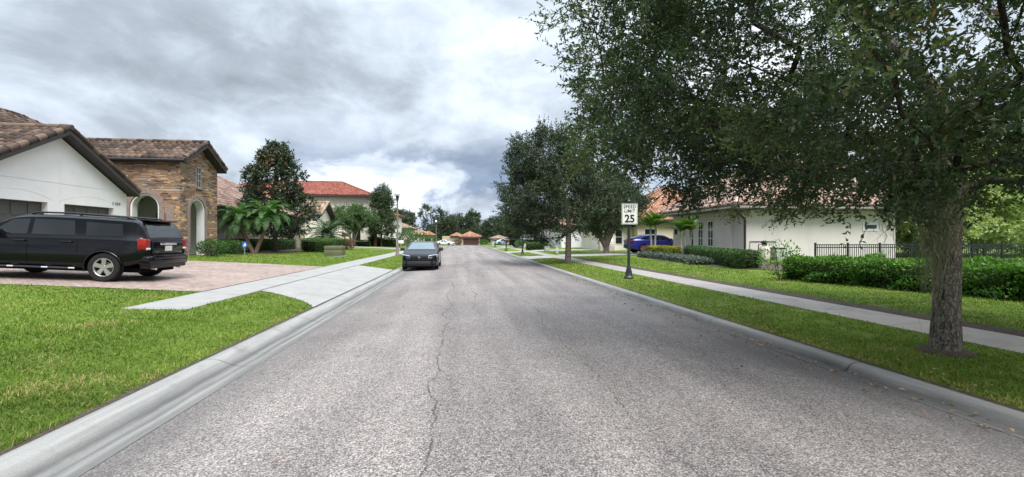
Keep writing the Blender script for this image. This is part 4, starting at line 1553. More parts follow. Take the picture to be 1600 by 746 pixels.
def palm_fronds(top, n, L, rng, el0, el1, droop, nl, ll, lw, curl=0.0, v=0.35, width=0.012):
    """pinnate fronds: returns V, F, tint, mi"""
    V, F, T, MI = [], [], [], []
    off = 0
    for i in range(n):
        az = i * 2.39996 + rng.uniform(-0.2, 0.2)
        q = (i + 0.5) / n
        el = el1 + (el0 - el1) * q + rng.uniform(-0.12, 0.12)
        Li = L * rng.uniform(0.85, 1.1)
        S_ = 12
        p = np.array(top, float).copy()
        pts = [p.copy()]
        e = el
        for s in range(S_):
            e -= droop / S_ * (0.4 + 1.2 * s / S_)
            d = np.array([math.cos(az) * math.cos(e), math.sin(az) * math.cos(e), math.sin(e)])
            p = p + d * Li / S_
            pts.append(p.copy())
        pts = np.array(pts)
        side = np.array([-math.sin(az), math.cos(az), 0])
        # rachis: thin prism ribbon pair
        w = np.linspace(width, width * 0.25, S_ + 1)[:, None]
        up = np.array([0, 0, 1.0])
        for vec in (side, up):
            a, b = pts - vec * w, pts + vec * w
            vv = np.stack([a, b], 1).reshape(-1, 3)
            ff = np.array([[2 * k, 2 * k + 1, 2 * k + 3, 2 * k + 2] for k in range(S_)])
            V.append(vv)
            F.append(ff + off)
            off += len(vv)
            T.append(np.full(S_, 0.75))
            MI.append(np.zeros(S_, int))
        # leaflets
        t = np.linspace(0.12, 0.99, nl)
        ii = np.minimum((t * S_).astype(int), S_ - 1)
        fr = (t * S_ - ii)[:, None]
        P = pts[ii] * (1 - fr) + pts[ii + 1] * fr
        D = unit(pts[ii + 1] - pts[ii])
        env = np.sin(np.clip(t * 0.92 + 0.1, 0, 1) * PI) ** 0.6
        for sg in (-1, 1):
            A = unit(side * sg * 0.9 + D * 0.55 + up * (v + rng.normal(size=(nl, 1)) * 0.12) + rng.normal(size=(nl, 3)) * 0.07)
            ln = ll * env * rng.uniform(0.85, 1.1, nl)
            bn = unit(np.cross(A, np.cross(D, A)) + rng.normal(size=(nl, 3)) * 0.15)
            b = unit(np.cross(A, bn))
            b = D - A * np.sum(D * A, 1, keepdims=True)
            b = unit(b) * lw * 0.5
            M1 = P + A * ln[:, None] * 0.5
            E = P + A * ln[:, None] - up * ln[:, None] * 0.22
            vv = np.stack([P - b * 0.6, P + b * 0.6, M1 + b, M1 - b, E], 1).reshape(-1, 3)
            k = np.arange(nl)[:, None] * 5
            f1 = np.concatenate([k, k + 1, k + 2, k + 3], 1)
            f2 = np.concatenate([k + 3, k + 2, k + 4, k + 4], 1)
            V.append(vv)
            ffs = np.concatenate([f1, f2]) + off
            # avoid degenerate quads: make tip narrow quad
            F.append(f1 + off)
            off += len(vv)
            T.append(np.clip(0.25 + 0.35 * rng.uniform(size=nl) + 0.25 * (q) * 0 + (0.2 if el > 0.6 else 0.0), 0, 1))
            MI.append(np.zeros(nl, int))
            vv2 = np.stack([M1 - b, M1 + b, E + b * 0.12, E - b * 0.12], 1).reshape(-1, 3)
            V.append(vv2)
            F.append(np.arange(4 * nl).reshape(nl, 4) + off)
            off += 4 * nl
            T.append(T[-1])
            MI.append(np.zeros(nl, int))
    return np.concatenate(V), np.concatenate(F), np.concatenate(T), np.concatenate(MI)


def palm(name, label, base, stems, leaf, bark, n, L, ll, lw, nl, el0, el1, droop, r, seed, group=None, shaft=None, v=0.35):
    """stems: list of polylines (relative) ending below a crown"""
    rng = np.random.RandomState(seed)
    root = empty(name, base, label, 'palm', group)
    b = np.array(base, float)
    for st in stems:
        pts = [b + np.array(p) for p in st]
        m = MB()
        # ringed trunk
        fine, rad = [], []
        K = 14
        for i in range(len(pts) - 1):
            for k in range(K):
                fine.append(pts[i] + (pts[i + 1] - pts[i]) * k / K)
                rad.append(r * (1.15 - 0.25 * (i + k / K) / (len(pts) - 1)) * (1.0 + 0.07 * (k % 2)))
        fine.append(pts[-1])
        rad.append(r * 0.95)
        m.path(fine, rad, 9)
        m.build('trunk', M[bark], root, smooth=60)
        if shaft:
            s = MB()
            s.path([pts[-1] - np.array([0, 0, 0.02]), pts[-1] + np.array([0, 0, shaft])], [r * 1.05, r * 0.5], 8)
            s.build('crownshaft', M['bright_shaft'], root, smooth=60)
        top = pts[-1] + np.array([0, 0, shaft or 0])
        V, F, T, mi = palm_fronds(top, n, L, rng, el0, el1, droop, nl, ll, lw, v=v)
        mesh_np('crown', V, F, M[leaf], root, None, T)
    return root


M['bright_shaft'] = pm('green_crownshaft', (0.16, 0.24, 0.06), 0.5, var=0.15)


def surf_leaves(P, Nn, L, Wd, rng, tint, flat=0.7):
    A = unit(Nn * 0.5 + rng.normal(size=P.shape) * flat + np.array([0, 0, 0.25]))
    return leaf_quads(P, A, L * rng.uniform(0.6, 1.2, len(P)), Wd * rng.uniform(0.7, 1.2, len(P)), rng)


def hedge(name, label, cat, path, width, height, leaf, L, Wd, dens, seed, group=None, rough=0.06, round_=0.08, base_lift=0.0, tint_top=0.25, zf=None):
    """hedge along a ground polyline [(x, y)], clipped section; leaves on and just inside its faces"""
    rng = np.random.RandomState(seed)
    zf = zf or (lambda x, y: float(gz(x, y)))
    core = MB()
    VV, FF, TT = [], [], []
    off = 0
    for (xa, ya), (xb, yb) in zip(path[:-1], path[1:]):
        d = np.array([xb - xa, yb - ya])
        ln = np.linalg.norm(d)
        d /= ln
        nn = np.array([-d[1], d[0]])
        za, zb = zf(xa, ya), zf(xb, yb)
        hw = width / 2 - 0.09
        q = [(xa, ya, za), (xb, yb, zb)]
        vs = []
        for (x, y, z), e in zip(q, (0.06, -0.06)):
            for s, h in ((-1, 0.02), (1, 0.02), (1, height - 0.10), (-1, height - 0.10)):
                vs.append((x + d[0] * e + nn[0] * s * hw, y + d[1] * e + nn[1] * s * hw, z + h))
        core.add(vs, [(0, 1, 2, 3), (7, 6, 5, 4), (0, 4, 5, 1), (1, 5, 6, 2), (2, 6, 7, 3), (3, 7, 4, 0)])
        faces = [('s', 1, ln * height), ('s', -1, ln * height), ('t', 0, ln * width), ('e', 0, width * height), ('e', 1, width * height)]
        for kind, sg, area in faces:
            n = int(area * dens)
            if n < 1:
                continue
            u = rng.uniform(0, ln, n)
            v = rng.uniform(0, 1, n)
            depth = rng.exponential(0.05, n) - 0.03 - rough * np.array([mnoise.noise(Vector((uu * 1.6 + seed, vv * 2.0, sg * 3.0))) for uu, vv in zip(u, v)])
            if kind == 's':
                hh = v * height
                rr = np.clip(hh - (height - round_), 0, None) ** 2 / max(round_, 1e-3) * 0.7
                lat = sg * (width / 2 - depth - rr)
                Nn = np.stack([nn[0] * sg + 0 * u, nn[1] * sg + 0 * u, 0 * u + 0.15], -1)
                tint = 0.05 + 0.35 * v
            elif kind == 't':
                lat = (v - 0.5) * width
                hh = height - depth - np.clip(np.abs(lat) - (width / 2 - round_), 0, None) ** 2 / max(round_, 1e-3) * 0.7
                Nn = np.tile(np.array([0, 0, 1.0]), (n, 1))
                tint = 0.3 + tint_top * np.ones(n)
            else:
                lat = (rng.uniform(size=n) - 0.5) * width
                hh = v * height
                u = (depth if sg == 0 else ln - depth)
                s2 = -1 if sg == 0 else 1
                Nn = np.tile(np.array([d[0] * s2, d[1] * s2, 0.1]), (n, 1))
                tint = 0.05 + 0.35 * v
            px = xa + d[0] * u + nn[0] * lat
            py = ya + d[1] * u + nn[1] * lat
            pz = za + (zb - za) * (u / ln) + hh
            P = np.stack([px, py, pz], -1)
            V, F = surf_leaves(P, Nn, L, Wd, rng, tint)
            VV.append(V)
            FF.append(F + off)
            off += len(V)
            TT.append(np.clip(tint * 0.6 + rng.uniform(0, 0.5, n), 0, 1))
    V, F, T = np.concatenate(VV), np.concatenate(FF), np.concatenate(TT)
    cf = np.array(core.f)
    F = np.concatenate([F, cf + len(V)])
    V = np.concatenate([V, np.array(core.v)])
    mi = np.concatenate([np.zeros(len(T), int), np.ones(len(cf), int)])
    T = np.concatenate([T, np.zeros(len(cf))])
    x0, y0 = path[0]
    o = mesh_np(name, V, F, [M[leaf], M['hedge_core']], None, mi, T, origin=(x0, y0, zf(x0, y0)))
    return tag(o, label, cat, group)


def shrub(name, label, base, rad, h, leaf, L, Wd, n, seed, cat='shrub', group=None, stems=5, shell=0.4, bark='bark_dark', up=0.35):
    rng = np.random.RandomState(seed)
    b = np.array(base, float)
    P = ell_points(rng, n, b + np.array([0, 0, h * 0.52]), (rad, rad, h * 0.52), shell)
    out = unit(P - b - np.array([0, 0, h * 0.3]))
    A = unit(out * 0.7 + rng.normal(size=P.shape) * 0.55 + np.array([0, 0, up]))
    V, F = leaf_quads(P, A, L * rng.uniform(0.6, 1.2, n), Wd * rng.uniform(0.7, 1.2, n), rng)
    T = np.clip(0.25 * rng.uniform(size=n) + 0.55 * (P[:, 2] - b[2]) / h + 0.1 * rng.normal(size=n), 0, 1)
    root = empty(name, tuple(b), label, cat, group)
    mesh_np('foliage', V, F, M[leaf], root, None, T)
    st = MB()
    for k in range(stems):
        a = 2 * PI * k / stems + rng.uniform(-0.4, 0.4)
        q = rng.uniform(0.3, 0.7)
        st.path([b + np.array([0.04 * math.cos(a), 0.04 * math.sin(a), -0.02]), b + np.array([math.cos(a) * rad * q * 0.6, math.sin(a) * rad * q * 0.6, h * 0.45]),
                 b + np.array([math.cos(a) * rad * q, math.sin(a) * rad * q, h * 0.85])], [0.016, 0.011, 0.004], 5)
    st.build('stem', M[bark], root, smooth=60)
    return root


# ------------------------------------------------------------------ the near live oak
def near_oak():
    rng = np.random.RandomState(42)
    base = np.array([6.2, 5.1, 0.16])
    root = empty('oak_tree', tuple(base), 'big live oak beside the kerb with rough grey trunk and dense overhanging crown', 'tree')
    trunk = [base + np.array(p) for p in ((0, 0, -0.05), (0.0, 0, 0.12), (0.01, 0, 0.5), (0.02, -0.01, 1.2), (0.04, 0.0, 1.9), (0.06, 0.06, 2.6), (0.0, 0.15, 3.4), (-0.25, 0.45, 4.1), (-0.5, 0.7, 4.7))]
    rads = [0.18, 0.16, 0.140, 0.134, 0.134, 0.138, 0.10, 0.055, 0.02]
    # dome: outer lobe flat-bottomed, hanging lower towards its rim
    C = []
    N = 11500
    while len(C) < N:
        d = unit(rng.normal(size=3))
        q = rng.uniform(0.30, 1.0) ** 0.5
        p = d * q
        z = 4.35 + p[2] * 4.0
        rxy = math.hypot(p[0], p[1])
        zmin = 2.10 + 1.0 * (1 - min(rxy / 0.62, 1.0)) ** 1.2 + 0.95 * mnoise.noise(Vector((p[0] * 3.3, p[1] * 3.3, 4.2)))
        zz = max(z, 0)
        if zz < max(zmin, 1.85):
            continue
        f = 4.75 * (1.0 if zz > 4.2 else (0.74 + 0.26 * ((zz - 1.9) / 2.3)))
        f *= 1 + 0.13 * mnoise.noise(Vector((d[0] * 2.2, d[1] * 2.2, d[2] * 2.2 + 8.0)))
        c = np.array([6.2 + p[0] * f, 5.3 + p[1] * f, zz])
        if math.hypot(c[0], c[1]) < 2.2:
            continue
        if math.hypot(c[0] - 6.2, c[1] - 5.1) < 0.8 and c[2] < 3.0:
            continue
        C.append(c)
    C = np.array(C)
    C = noise_keep(C, 0.9, 0.02)
    # loose sprays that reach out over the street
    ex = []
    for az, el, dist in ((10.5, 26.0, 5.4), (9.0, 26.5, 5.6), (7.5, 27.0, 5.6), (6.0, 26.0, 5.5), (11.5, 22.5, 5.6), (10.0, 22.0, 5.6), (8.8, 21.5, 5.7), (13.0, 18.0, 5.8), (12.5, 15.5, 5.9), (12.0, 19.0, 5.8), (14.5, 12.5, 6.0), (13.0, 11.8, 6.2), (16.5, 9.5, 6.4), (18.0, 6.5, 6.6)):
        a, e = R(az), R(el)
        az += 6.2
        a = R(az)
        ex.append((math.sin(a) * dist, math.cos(a) * dist, 1.6 + math.tan(e) * dist * math.cos(R(az - 6.5))))
    for i in range(150):
        a, e, dist = R(rng.uniform(14.5, 25)), R(rng.uniform(4.5, 15)), rng.uniform(5.4, 7.6)
        if math.degrees(e) < 5 + 6 * rng.uniform() - (math.degrees(a) - 20) * 0.4:
            continue
        C = np.concatenate([C, [[math.sin(a) * dist, math.cos(a) * dist, 1.6 + math.tan(e) * dist]]])
    ex = np.array(ex)
    # no twig hangs in front of the road sign
    ca = np.degrees(np.arctan2(C[:, 0], C[:, 1]))
    ce = np.degrees(np.arctan2(C[:, 2] - 1.6, np.hypot(C[:, 0], C[:, 1])))
    C = C[~((ca > 16.5) & (ca < 25.5) & (ce < 8.8))]
    lm = grow(np.array(trunk), 0.075, np.concatenate([C[rng.uniform(size=len(C)) < 0.25], ex]), rng, 0.52, tip=0.005, pw=0.22)
    trunk_mesh('trunk', trunk, rads, None, 'bark', root, 22)
    lv, lf = limbs_mesh(*lm)
    mesh_np('limb', lv, lf, M['bark_dark'], root, smooth=True)
    out = unit(C - np.array([6.2, 5.2, 3.6]))
    tc = np.array([mnoise.noise(Vector(p * 0.75)) for p in C]) * 0.6 + 0.28 + rng.uniform(-0.15, 0.15, len(C))
    V, F, mi, tt = twig_foliage(C, out, 0.30, 6, 12, 0.066, 0.029, rng, 0.10, 0.10, np.clip(tc + 0.05, 0, 0.66), 0.005)
    o2 = unit(np.array([[-0.8, 0.15, 0.05]] * len(ex)))
    V2, F2, mi2, tt2 = twig_foliage(ex, o2, 0.40, 6, 15, 0.062, 0.021, rng, 0.15, 0.05, np.full(len(ex), 0.45), 0.006, 0.4)
    V = np.concatenate([V, V2])
    F = np.concatenate([F, F2 + len(V) - len(V2)])
    mesh_np('crown', V, F, [M['oak_leaf'], M['bark']], root, np.concatenate([mi, mi2]), np.concatenate([tt, tt2]))
    # spanish moss on the street side of the trunk
    mv, mf, mt = [], [], []
    off = 0
    spots = [((-0.18, -0.12), 2.55, 0.9, 190), ((-0.25, -0.04), 2.4, 1.2, 230), ((-0.08, -0.18), 2.5, 0.6, 60), ((0.22, 0.02), 2.5, 0.55, 80), ((-1.0, -0.2), 2.6, 0.6, 90)]
    for (dx, dy), ztop, ln, n in spots:
        for i in range(n):
            p = base + np.array([dx + rng.normal() * 0.07, dy + rng.normal() * 0.06, 0])
            p[2] = ztop - abs(rng.normal()) * 0.35
            L_ = ln * rng.uniform(0.35, 1.15)
            K = 9
            pts = []
            a0 = rng.uniform(0, 6.28)
            drift = rng.normal(size=2) * 0.03 + np.array([-0.05, -0.02])
            for k in range(K + 1):
                t = k / K
                pts.append(p + np.array([drift[0] * t + 0.035 * math.sin(a0 + 9 * t) + 0.02 * math.sin(a0 * 3 + 23 * t), drift[1] * t + 0.035 * math.cos(a0 * 1.7 + 8 * t), -L_ * t]))
            pts = np.array(pts)
            sd = np.array([math.cos(a0), math.sin(a0), 0]) * 0.0038
            w = (1 - np.linspace(0, 0.8, K + 1))[:, None]
            vv = np.stack([pts - sd * w, pts + sd * w], 1).reshape(-1, 3)
            mv.append(vv)
            mf.append(np.array([[2 * k, 2 * k + 1, 2 * k + 3, 2 * k + 2] for k in range(K)]) + off)
            off += len(vv)
            mt.append(np.full(K, rng.uniform()))
    mesh_np('hanging_moss', np.concatenate(mv), np.concatenate(mf), M['moss'], root, None, np.concatenate(mt))


near_oak()


def zt_(x, y):
    return float(gz(x, y))


# second and third oak along the east verge
tree('oak_tree', (6.4, 26.4, zt_(6.4, 26.4)), 'mid sized oak with a dark single trunk on the verge past the speed limit sign', 'tree',
     [((-0.9, 0, 3.9), (3.5, 3.3, 2.5), 0.5), ((-1.4, 0, 6.0), (2.3, 2.4, 2.1), 0.32), ((2.0, 0.5, 3.6), (2.0, 2.2, 1.8), 0.18)], 760,
     [(0, 0, -0.05), (0, 0, 0.15), (0.02, 0, 1.2), (0.05, 0, 2.2), (-0.1, 0.1, 3.6), (-0.5, 0.1, 5.4)], 0.22, 'oak_leaf2', 0.125, 0.058, 0.52, 11, 13, 2,
     keep=(0.55, -0.35), start=0.45, tints=(0.0, 0.5), droop=0.02)
tree('oak_tree', (12.2, 36.8, zt_(12.2, 36.8)), 'spreading oak with forked trunk standing on the lawn left of the blue car', 'tree',
     [((0.2, 0, 4.2), (3.4, 3.2, 2.1), 0.6), ((-0.3, 0, 5.6), (2.4, 2.4, 1.7), 0.4)], 520,
     [(0, 0, -0.05), (0, 0, 0.3), (0.05, 0, 1.3), (0.1, 0, 2.4), (0.2, 0, 4.4)], 0.26, 'oak_leaf2', 0.16, 0.075, 0.58, 10, 12, 3,
     keep=(0.5, -0.4), start=0.22, tints=(0.0, 0.4), multi=[[(0, 0, 0.6), (-0.5, 0.05, 1.5), (-1.3, 0.1, 2.7)], [(0, 0, 0.7), (0.4, -0.1, 1.6), (1.0, 0, 2.8)], [(0.02, 0, 0.9), (0.2, 0.4, 1.8), (0.4, 0.8, 3.0)]])

# west side trees
tree('magnolia_tree', (-13.0, 33.2, zt_(-13, 33.2)), 'conical dark magnolia with bronze leaf undersides behind the twin palms', 'tree',
     [((0, 0, 2.8), (2.75, 2.6, 1.8), 0.42), ((0, 0, 4.7), (2.1, 2.0, 1.7), 0.33), ((0.1, 0, 6.3), (1.05, 1.1, 1.3), 0.25)], 620,
     [(0, 0, -0.05), (0, 0, 0.2), (0, 0, 1.5), (0.05, 0, 4), (0.1, 0, 7.6)], 0.20, 'magnolia_leaf', 0.20, 0.085, 0.34, 7, 8, 4, 'bark_dark',
     keep=(0.75, -0.28), start=0.15, tints=(0.0, 0.62), low=-0.9, shell=0.6, spread=0.8)
tree('crape_myrtle', (-13.2, 56.6, zt_(-13.2, 56.6)), 'crape myrtle with several pale bare stems in front of the two storey house', 'tree',
     [((0, 0, 3.3), (2.7, 2.5, 1.3), 0.7), ((-0.8, 0, 4.1), (1.3, 1.3, 1.0), 0.15), ((1.0, 0, 4.0), (1.2, 1.3, 1.0), 0.15)], 300,
     [(0, 0, -0.05), (0.02, 0, 0.6), (0.05, 0, 1.6), (0.1, 0, 3.0)], 0.09, 'myrtle_leaf', 0.19, 0.09, 0.62, 10, 11, 5, 'bark_pale', keep=(0.6, -0.08), start=0.3,
     multi=[[(0.05, 0, 0), (0.35, 0.1, 1.0), (1.0, 0.1, 2.8)], [(-0.05, 0, 0), (-0.3, 0, 1.0), (-0.8, 0.1, 2.8)], [(0, 0.05, 0), (0.15, 0.3, 1.2), (0.3, 0.9, 2.8)], [(0, -0.05, 0), (-0.12, -0.2, 1.1), (-0.35, -0.5, 2.8)]])
tree('evergreen_tree', (-10.4, 60.5, zt_(-10.4, 60.5)), 'dense dark evergreen tree to the left of the near street lamp', 'tree',
     [((0, 0, 3.4), (1.9, 1.8, 2.6), 0.55), ((0.1, 0, 5.9), (1.35, 1.3, 1.9), 0.45)], 330,
     [(0, 0, -0.05), (0, 0, 0.2), (0, 0, 1.8), (0, 0, 5.5)], 0.16, 'oak_leaf', 0.19, 0.08, 0.55, 9, 10, 6, 'bark_dark', keep=(0.6, -0.45), start=0.2, tints=(0.0, 0.55))

# ------------------------------------------------------------------ palms
palm('date_palm', 'twin trunked pygmy date palm leaning apart in front of the hedge by the entry tower', (-13.25, 30.4, zt_(-13.2, 30.4)),
     [[(0.05, 0, -0.05), (-0.5, 0.0, 1.15), (-0.85, 0.0, 2.1)], [(0.15, 0, -0.05), (0.6, 0.1, 1.25), (0.80, 0.1, 2.3)]], 'palm_leaf', 'bark_palm',
     56, 1.75, 0.30, 0.020, 54, 1.5, -0.15, 1.75, 0.11, 21)
palm('date_palm', 'single bushy grey green date palm behind the green utility box', (-12.7, 44.5, zt_(-12.7, 44.5)),
     [[(0, 0, -0.05), (0.02, 0, 0.5), (0.03, 0, 1.15)]], 'sago_leaf', 'bark_palm', 58, 2.5, 0.45, 0.034, 46, 1.5, -0.35, 1.6, 0.17, 22)
palm('fan_palm', 'slender palm with reddish trunk between the crape myrtle and dark evergreen', (-11.1, 60.0, zt_(-11.1, 60)),
     [[(0, 0, -0.05), (0, 0, 1.5), (0, 0, 2.9)]], 'palm_leaf', 'bark_red', 24, 1.5, 0.35, 0.05, 22, 1.4, -0.4, 1.2, 0.17, 23)
palm('christmas_palm', 'clump of slim grey palms with orange green fronds beside the blue car', (13.65, 31.0, zt_(13.65, 31)),
     [[(0, 0, -0.05), (0.0, 0, 1.0), (-0.05, 0, 1.65)], [(0.30, 0.1, -0.05), (0.33, 0.1, 1.0), (0.38, 0.1, 1.75)]], 'xmas_leaf', 'bark_grey',
     14, 1.35, 0.40, 0.04, 34, 1.5, 0.55, 0.95, 0.075, 24, shaft=0.4, v=0.45)
palm('christmas_palm', 'triple stemmed small palm rising from the clipped hedge before the tall windows', (13.9, 26.6, zt_(13.9, 26.6)),
     [[(-0.2, 0, -0.05), (-0.25, 0, 0.9), (-0.28, 0, 1.35)], [(0.05, 0.1, -0.05), (0.05, 0.1, 1.0), (0.02, 0.1, 1.45)], [(0.32, 0.05, -0.05), (0.36, 0.05, 0.9), (0.42, 0.05, 1.4)]],
     'xmas_leaf', 'bark_grey', 11, 1.0, 0.32, 0.034, 30, 1.5, 0.55, 0.95, 0.05, 25, shaft=0.3, v=0.45)

# ------------------------------------------------------------------ hedges and shrubs
hedge('hedge', 'dark clipped foundation hedge running below the house wall beneath the twin palms', 'hedge', [(-14.6, 28.4), (-14.4, 40.0)], 0.9, 0.80, 'hedge_leaf', 0.085, 0.05, 420, 31, tint_top=0.1)
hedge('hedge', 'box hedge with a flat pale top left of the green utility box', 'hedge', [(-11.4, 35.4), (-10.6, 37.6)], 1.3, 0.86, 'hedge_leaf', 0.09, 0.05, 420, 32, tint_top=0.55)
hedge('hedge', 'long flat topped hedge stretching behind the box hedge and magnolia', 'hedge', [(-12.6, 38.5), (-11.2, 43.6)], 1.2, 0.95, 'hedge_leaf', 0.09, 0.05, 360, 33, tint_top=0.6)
shrub('shrub', 'low shrub at the foot of the ledgestone tower behind the black car', (-13.1, 25.4, zt_(-13, 25.4)), 0.75, 0.85, 'hedge_leaf', 0.10, 0.05, 1700, 34)
shrub('shrub', 'low shrub beneath the round window bay beside the blue yard sign', (-13.4, 28.2, zt_(-13, 28)), 0.8, 0.8, 'hedge_leaf', 0.10, 0.05, 1700, 35)
shrub('shrub', 'maroon round shrub just right of the green utility box', (-10.6, 43.6, zt_(-10.6, 43.6)), 0.75, 1.0, 'red_leaf', 0.13, 0.06, 900, 36)
hedge('hedge', 'low green hedge under the crape myrtle stems', 'hedge', [(-15.6, 58.2), (-11.5, 58.6)], 1.0, 0.7, 'hedge_leaf', 0.14, 0.08, 160, 37)
hedge('hedge', 'dark hedge below the evergreen beside the far driveway', 'hedge', [(-12.0, 60.8), (-8.4, 62.2)], 1.2, 1.1, 'hedge_leaf', 0.14, 0.08, 160, 38, tint_top=0.1)
hedge('hedge', 'leafy bright green hedge along the lawn in front of the black fence', 'hedge', [(10.7, 13.2), (11.2, 11.0), (11.9, 8.0), (12.4, 4.0)], 1.25, 0.66, 'bright_leaf', 0.10, 0.05, 900, 39, rough=0.24, round_=0.2)
hedge('hedge', 'dark clipped hedge beneath the greige wall with the brown downpipe', 'hedge', [(11.9, 17.4), (13.6, 24.0), (14.3, 26.4)], 0.95, 0.72, 'hedge_leaf', 0.075, 0.045, 700, 40, tint_top=0.05)
hedge('hedge', 'golden yellow clipped hedge by the three stemmed palm', 'hedge', [(13.2, 26.4), (13.2, 29.6)], 0.8, 0.72, 'gold_leaf', 0.08, 0.045, 600, 41, tint_top=0.6)
hedge('ground_cover', 'low grey green creeping border edging the bed on the east lawn', 'ground cover', [(11.5, 20.2), (12.1, 23.6), (12.4, 26.5), (12.5, 29.6)], 0.9, 0.30, 'grey_leaf', 0.10, 0.05, 500, 42, rough=0.1)
shrub('shrub', 'reddish tinged shrub at the end of the golden hedge', (12.95, 29.7, zt_(12.95, 29.7)), 0.55, 0.75, 'red_leaf', 0.10, 0.05, 900, 43)
shrub('shrub', 'tiny maroon flowering shrub amid the grey border', (11.9, 22.0, zt_(11.9, 22)), 0.30, 0.42, 'red_leaf', 0.08, 0.04, 260, 49)
shrub('sapling', 'lone light green sapling at the near end of the long leafy hedge', (9.95, 13.0, zt_(9.95, 13)), 0.62, 1.22, 'bright_leaf', 0.115, 0.05, 420, 44, 'sapling', shell=0.2)
shrub('shrub', 'rounded shrub beside the fieldstone base of the pale house', (8.6, 63.5, zt_(8.6, 63.5)), 1.1, 1.1, 'hedge_leaf', 0.16, 0.08, 900, 45)
hedge('hedge', 'low dark hedge in front of the wide white garage door', 'hedge', [(7.9, 52.5), (10.0, 53.0)], 1.5, 0.85, 'hedge_leaf', 0.14, 0.08, 200, 46, round_=0.3)
for i, (x, y, r_, h, lb) in enumerate(((-8.5, 70, 1.5, 2.2, 'mid green bush behind the parked charcoal sedan'), (-7.6, 88, 1.6, 2.4, 'bush half hiding the distant beige house'),
                                      (-7.3, 113, 1.7, 2.4, 'round bush beside the far street lamp'), (-10.5, 90, 2.2, 3.4, 'tall bush against the distant tan roofed house'),
                                      (-1.2, 139, 1.6, 1.8, 'reddish bush left of the oxblood garage door'), (7.0, 139, 1.6, 1.6, 'bush right of the oxblood garage door'),
                                      (-6.2, 119, 1.4, 1.6, 'dark low bush behind the white car'))):
    shrub('shrub', lb, (x, y, zt_(x, y)), r_, h, 'red_leaf' if 'reddish' in lb else 'hedge_leaf', 0.28, 0.15, 700, 60 + i)

_d = MB()
_d.lathe([(0.31, -0.03), (0.28, 0.008), (0.22, 0.025), (0.05, 0.04)], (6.2, 5.1, 0.158), n=24)
tag(_d.build('tree_ring_soil', M['soil'], None, smooth=60), kind='structure')
# pale sunlit trees behind the fence
for i, (x, y, h, w, lb) in enumerate(((33.2, 25.0, 7.6, 3.4, 'pale green airy tree behind the fence, just right of the oak trunk'), (38.6, 26.5, 8.2, 3.8, 'yellow green tree beyond the fence at the picture edge'),
                                      (28.9, 25.0, 6.6, 2.3, 'small pale tree behind the fence at the end of the greige wall'))):
    tree('garden_tree', (x, y, zt_(x, y)), lb, 'tree', [((0, 0, h * 0.36), (w, w, h * 0.30), 0.6), ((0.3, 0, h * 0.68), (w * 0.7, w * 0.7, h * 0.3), 0.4)], 560,
         [(0, 0, -0.05), (0, 0, 0.2), (0.1, 0, 1.2), (0.3, 0, 3.0)], 0.12, 'pale_leaf', 0.22, 0.11, 0.65, 8, 10, 70 + i, 'bark_pale', keep=(0.4, -0.25), start=0.25, tints=(0.1, 0.7), shell=0.3)

# ------------------------------------------------------------------ distant trees
FAR = [(-11.5, 175, 14.8, 5.5, 'tall airy tree above the far cream house', 0.0), (-3.5, 185, 13.2, 4.6, 'tall tree behind the far lamp with a ragged top', 0),
       (5.0, 190, 14.6, 3.0, 'slim pine like tree rising over the oxblood garage', 0), (-5.5, 158, 9.4, 5.5, 'broad dark tree behind the far white car', 0),
       (10.5, 152, 9.0, 6.5, 'broad oak behind the right end of the garage at the street end', 0), (2.0, 172, 10.5, 5.0, 'dark tree directly behind the oxblood garage', 0),
       (17, 118, 10.5, 6.0, 'large oak hanging over the far right lawn', 0), (13.5, 94, 9.2, 4.6, 'dense dark oak behind the black pickup', 0),
       (21, 88, 9.5, 5.0, 'oak standing behind the pale fieldstone house', 0), (-20, 150, 11.0, 6.0, 'dark tree left of the far cream house', 0),
       (-27, 140, 9.5, 5.5, 'bushy tree over the distant tan roof', 0), (-17, 112, 8.0, 4.2, 'rounded tree beside the distant beige house', 0),
       (24, 74, 9.0, 4.6, 'leafy oak above the white garage door roof', 0), (16, 140, 11.0, 6.0, 'oak behind the distant white house', 0),
       (-36, 90, 8.0, 5.0, 'tree in the back garden behind the red roofed house', 0), (26, 130, 11.5, 6.5, 'big oak far back on the right', 0)]
for i, (x, y, h, w, lb, _) in enumerate(FAR):
    airy = i in (0, 1, 2)
    tree('distant_tree', (x, y, zt_(x, y)), lb, 'tree',
         [((0, 0, h * 0.42), (w, w, h * 0.32), 0.6), ((w * 0.15, 0, h * 0.72), (w * 0.66, w * 0.66, h * 0.27), 0.4)] if not airy else
         [((0, 0, h * 0.45), (w * 0.7, w * 0.7, h * 0.25), 0.4), ((-w * 0.3, 0, h * 0.78), (w * 0.55, w * 0.5, h * 0.2), 0.35), ((w * 0.5, 0, h * 0.75), (w * 0.45, w * 0.5, h * 0.18), 0.25)],
         330 if not airy else 190, [(0, 0, -0.05), (0, 0, 0.3), (0, 0, h * 0.25), (0.2, 0, h * 0.6)], 0.25, 'oak_leaf2', 0.42, 0.22, 0.95, 7, 8, 90 + i, 'bark_dark',
         keep=(0.3, -0.3) if not airy else (0.35, -0.15), start=0.3, tints=(0.0, 0.6), shell=0.4, twig_w=0.02)

